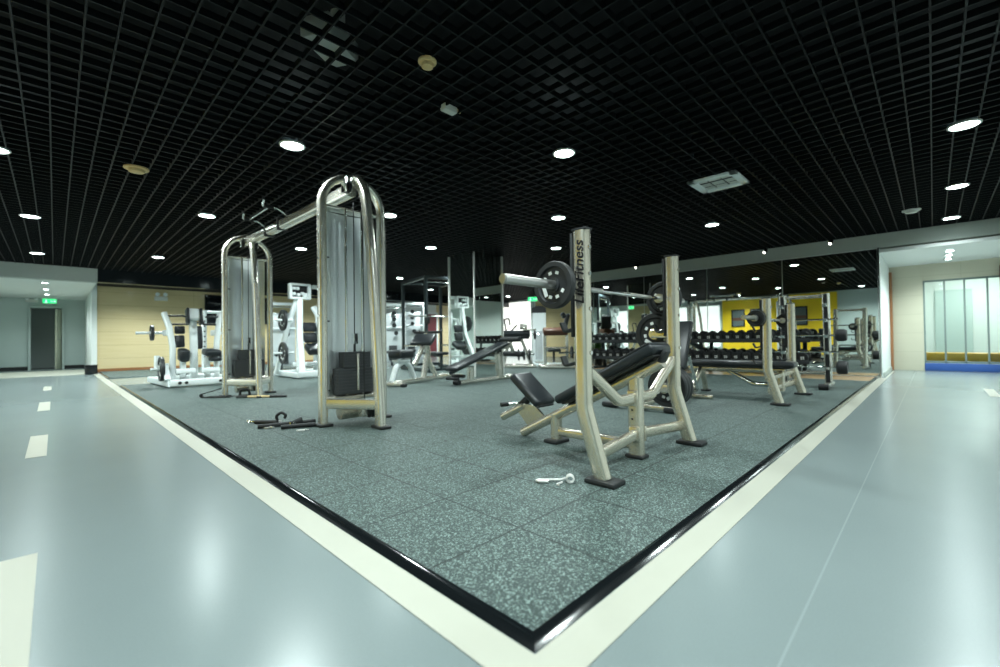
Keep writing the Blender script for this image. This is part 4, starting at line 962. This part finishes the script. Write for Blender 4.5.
# ------------------------------------------------------------------ black power rack
PK = thing('power_rack', 'tall black power rack behind the preacher bench', 'rack', (6.40, 8.95, MT), R_(-12))
for sx in (-1, 1):
    for sy in (-1, 1):
        a = MB(); a.bar([(sx*.58, sy*.78, .02), (sx*.58, sy*.78, 2.44)], .08, .08, (1, 0, 0), 0, .012); u_ = obj('upright', a, 'rackblack', PK)
        if sy < 0:
            a = MB(); a.box((sx*.58, sy*.78-.07, 1.30), (.10, .10, .16), .01); a.box((sx*.58, sy*.78-.07, .72), (.09, .10, .12), .01); obj('bar_hook', a, 'rub', u_)
    a = MB(); a.bar([(sx*.58, -1.0, .05), (sx*.58, .9, .05)], .09, .08, (0, 0, 1), 0, .015); obj('foot', a, 'rackblack', PK)
    a = MB(); a.bar([(sx*.58, -.78, 2.40), (sx*.58, .78, 2.40)], .07, .08, (0, 0, 1), 0, .012); obj('top_rail', a, 'rackblack', PK)
    a = MB(); a.tube([(sx*.58, -.78, .66), (sx*.58, .78, .66)], .024); obj('safety_bar', a, 'chrome', PK)
a = MB()
for yy in (-.78, .5): a.bar([(-.58, yy, 2.40), (.58, yy, 2.40)], .08, .08, (0, 1, 0), 0, .012)
a.bar([(-.58, .78, .12), (.58, .78, .12)], .08, .08, (0, 1, 0), 0, .012); obj('cross_rail', a, 'rackblack', PK)
a = MB(); a.tube([(-.58, -.76, 2.28), (-.35, -.80, 2.28), (.35, -.78, 2.28), (.58, -.76, 2.28)], .018, .05, 10); obj('pull_up_bar', a, 'chrome', PK)
barbell((6.21, 8.05, 1.42), 'x', 'barbell racked on the black power rack').rotation_euler = (0, 0, R_(-12))
a = MB(); a.box((0, 0, .0), (.34, 1.15, .08), .03, None, 3); 
FBX = thing('flat_bench', 'small dark flat bench inside the black power rack', 'weight bench', (6.4, 8.95, MT), R_(-12))
obj('bench_pad', a, 'vinyl_pad', FBX).location = (0, .0, .45)
for sy in (-1, 1):
    a = MB(); a.bar([(-.22, sy*.42, .03), (.22, sy*.42, .03)], .05, .05, (0, 1, 0)); a.bar([(0, sy*.42, .04), (0, sy*.42, .42)], .06, .06, (1, 0, 0)); obj('leg', a, 'rackblack', FBX)
a = MB(); a.bar([(0, -.42, .39), (0, .42, .39)], .06, .05, (1, 0, 0)); obj('main_tube', a, 'rackblack', FBX)
# ------------------------------------------------------------------ far white cable stations
def cable_station(loc, rz, lab, h=2.0, w=.75):
    t = thing('cable_station', lab, 'cable machine', loc, rz)
    for sx in (-1, 1):
        a = MB(); a.bar([(sx*w/2, 0, .02), (sx*w/2, 0, h)], .08, .10, (1, 0, 0), 0, .02); obj('upright', a, 'white_en', t)
        a = MB(); a.bar([(sx*w/2, -.5, .05), (sx*w/2, .3, .05)], .1, .08, (0, 0, 1), 0, .02); obj('foot', a, 'white_en', t)
    a = MB(); a.bar([(-w/2, 0, h-.04), (w/2, 0, h-.04)], .1, .09, (0, 1, 0), 0, .02); a.bar([(-w/2, 0, h*.62), (w/2, 0, h*.62)], .06, .05, (0, 1, 0), 0, .012); obj('cross_rail', a, 'white_en', t)
    a = MB(); a.box((0, .1, h*.45), (w-.12, .02, h*.8), .005); obj('shroud', a, 'brush', t)
    a = MB(); a.box((0, .02, .42), (.26, .12, .5), .01); obj('weight_stack', a, 'stack', t)
    for zz in (1.05, 1.3, 1.5, 1.7):
        a = MB(); a.lathe([(.01, -.02), (.07, -.02), (.06, 0), (.07, .02), (.01, .02)], (.10-.06*(zz > 1.2), -.06, zz*h/2.0), (0, 1, .2), 18); obj('pulley', a, 'rub', t)
    a = MB(); a.box((-.05, -.45, .46), (.34, .38, .09), .03, None, 3); a.bar([(-.05, -.4, .03), (-.05, -.4, .42)], .07, .07, (1, 0, 0)); obj('seat', a, 'vinyl_pad', t)
    a = MB(); a.tube([(-.36, -.12, h-.22), (-.30, -.14, h-.14), (.30, -.14, h-.14), (.36, -.12, h-.22)], .018, .05, 10); obj('lat_bar', a, 'chrome', t)
    return t
cable_station((7.0, 12.0, .0), R_(-30), 'white cable station just right of the near silver tower', 2.05)
cable_station((8.6, 13.3, .0), R_(-30), 'white cable station behind the black power rack', 2.25, .95)
cable_station((3.9, 13.0, .0), R_(-20), 'white cable station nearest the timber wall', 2.0)
# ------------------------------------------------------------------ things beyond the pillar
WT = thing('selector_weight_tower', 'white weight tower with curved black cap beyond the mirrored pillar', 'exercise machine', (9.9, 8.14, .0), R_(-45))
a = MB(); a.box((0, 0, .88), (.44, .22, 1.56), .03, None, 3); sh = obj('shroud', a, 'white_en', WT)
a = MB(); a.prism([(-.22, -.115, 1.64), (.22, -.115, 1.64), (.22, -.115, 1.80), (.10, -.115, 1.86), (-.10, -.115, 1.86), (-.22, -.115, 1.80)], (0, .23, 0)); obj('cap', a, 'rub', sh)
a = MB(); a.box((-.02, -.116, .62), (.22, .01, .9), .004); obj('front_window', a, 'brush', sh)
a = MB(); a.bar([(-.18, -.6, .05), (-.18, .2, .05)], .09, .09, (0, 0, 1), 0, .02); a.bar([(.18, -.6, .05), (.18, .2, .05)], .09, .09, (0, 0, 1), 0, .02); a.bar([(-.3, -.6, .05), (.6, -.6, .05)], .09, .09, (0, 1, 0), 0, .02); obj('base_frame', a, 'white_en', WT)
a = MB(); a.box((.40, -.45, .46), (.40, .40, .09), .03, None, 3); a.bar([(.40, -.45, .05), (.40, -.45, .42)], .07, .07, (1, 0, 0)); obj('seat', a, 'vinyl_pad', WT)
BC = thing('curl_machine', 'machine with brown arm pad behind the front bench upright', 'exercise machine', (8.75, 6.60, MT), R_(-45))
a = MB(); a.bar([(-.45, -.3, .05), (.45, -.3, .05)], .09, .09, (0, 1, 0), 0, .02); a.bar([(-.45, .3, .05), (.45, .3, .05)], .09, .09, (0, 1, 0), 0, .02); a.bar([(-.3, -.3, .05), (-.3, .3, .05)], .09, .09, (1, 0, 0), 0, .02); a.bar([(.3, -.3, .05), (.3, .3, .05)], .09, .09, (1, 0, 0), 0, .02); obj('base_frame', a, 'silver', BC)
a = MB(); a.bar([(-.3, 0, .05), (-.3, 0, .9)], .08, .08, (1, 0, 0), 0, .02); a.bar([(.3, 0, .05), (.3, 0, .9)], .08, .08, (1, 0, 0), 0, .02); a.tube([(-.3, -.1, .55), (.3, -.1, .55)], .03); obj('frame', a, 'silver', BC)
a = MB(); a.box((-.02, -.05, 1.0), (.66, .34, .16), .04, rot(15), 3); obj('arm_pad', a, 'brown', BC)
a = MB(); a.box((.30, .05, 1.28), (.10, .30, .42), .04, rot(0, 14), 3); a.box((.22, .05, 1.44), (.12, .2, .16), .04, rot(0, -30)); obj('back_pad', a, 'vinyl_pad', BC)
a = MB(); a.cyl((.05, -.2, .42), (.5, -.2, .42), .025); obj('storage_horn', a, 'chrome', BC)
p_ = plate((8.95, 6.22, .44), .17, .05, 'x', 'dark plate on the horn of the brown pad machine', 20, -1, True, 'iron'); p_.rotation_euler = (0, 0, R_(-45))
RB = thing('roller_bench', 'bench with thick black horizontal cushion between pillar and white tower', 'exercise machine', (8.3, 7.62, MT), R_(-45))
a = MB(); a.cyl((-.62, 0, .95), (.36, 0, .95), .10, seg=20); a.box((-.1, 0, .86), (.9, .18, .12), .04); obj('cushion', a, 'vinyl_pad', RB)
a = MB(); a.bar([(-.5, -.3, .05), (.5, -.3, .05)], .08, .08, (0, 1, 0), 0, .02); a.bar([(-.4, .3, .05), (.5, .3, .05)], .08, .08, (0, 1, 0), 0, .02); a.bar([(-.1, 0, .85), (-.3, 0, .5), (-.4, 0, .06)], .08, .09, (0, 1, 0), .1, .02); a.bar([(.1, 0, .85), (.4, 0, .06)], .08, .09, (0, 1, 0), 0, .02); a.bar([(-.1, -.3, .05), (-.1, .3, .05)], .08, .08, (1, 0, 0), 0, .02); obj('frame', a, 'silver', RB)
a = MB(); a.tube([(-.30, 0, 1.0), (-.36, 0, 1.36), (-.22, 0, 1.40), (-.20, 0, 1.2)], .022, .05, 10); a.tube([(-.2, 0, 1.0), (.0, 0, 1.2)], .022); obj('handle', a, 'rub', RB)
a = MB(); a.box((.18, -.02, 1.16), (.22, .12, .16), .03, rot(-20)); a.box((.36, 0, 1.06), (.36, .22, .05), .02); obj('console', a, 'silver', RB)
a = MB(); a.cyl((-.05, -.30, .38), (.45, -.30, .38), .025); obj('storage_horn', a, 'chrome', RB)
for i, (dx, dy) in enumerate(((.02, -.30), (.17, -.30), (.32, -.30))):
    c_, s_ = math.cos(R_(-45)), math.sin(R_(-45))
    p_ = plate((8.3+dx*c_-dy*s_, 7.62+dx*s_+dy*c_, .38+MT), .16, .05, 'x', 'dark plate with bronze marks under the thick black cushion, %s from the pillar' % ORD[i], 30+40*i, -1, True, 'iron'); p_.rotation_euler = (0, 0, R_(-45))
pl = plate((8.3+.5*.707, 7.62-.5*.707, .93+MT), .14, .05, 'x', 'small dark plate at the right end of black cushion', 0, -1, True, 'iron'); pl.rotation_euler = (0, 0, R_(-45))
a = MB(); a.cyl((.36, 0, .93), (.62, 0, .93), .02); obj('end_pin', a, 'chrome', RB)
# potted plant at the end of mirror wall
PT = thing('potted_plant', 'green potted plant at the far end of the mirrored wall', 'plant', (9.6, 6.35, MT))
a = MB(); a.lathe([(0, 0), (.13, 0), (.17, .34), (.15, .34), (.14, .30), (0, .30)], seg=22); obj('pot', a, 'terra', PT)
a = MB()
for i in range(46):
    th = random.uniform(0, 2*PI); up_ = random.uniform(.25, .75); ln = random.uniform(.18, .32)
    d_ = Vector((math.cos(th), math.sin(th), 0)); p0 = Vector((0, 0, .30))+d_*.03; p1 = p0+d_*ln*.5+Vector((0, 0, up_*.8)); p2 = p0+d_*ln+Vector((0, 0, up_*.8-.06))
    sd = Vector((-d_.y, d_.x, 0))*.028
    a.raw([p0-sd*.2, p0+sd*.2, p1+sd, p2, p1-sd], [(0, 1, 2, 4), (4, 2, 3)])
obj('leaves', a, 'leaf', PT)

# ------------------------------------------------------------------ world and view
wd = bpy.data.worlds.new('world'); sc.world = wd; wd.use_nodes = True
wd.node_tree.nodes['Background'].inputs[0].default_value = (.01, .012, .012, 1); wd.node_tree.nodes['Background'].inputs[1].default_value = 1.
sc.view_settings.view_transform = 'Standard'; sc.view_settings.look = 'None'; sc.view_settings.gamma = 1.; sc.view_settings.use_curve_mapping = False
sc.view_settings.exposure = .15
sc.cycles.caustics_reflective = False; sc.cycles.caustics_refractive = False
sc.cycles.max_bounces = 8; sc.cycles.glossy_bounces = 5; sc.cycles.diffuse_bounces = 4
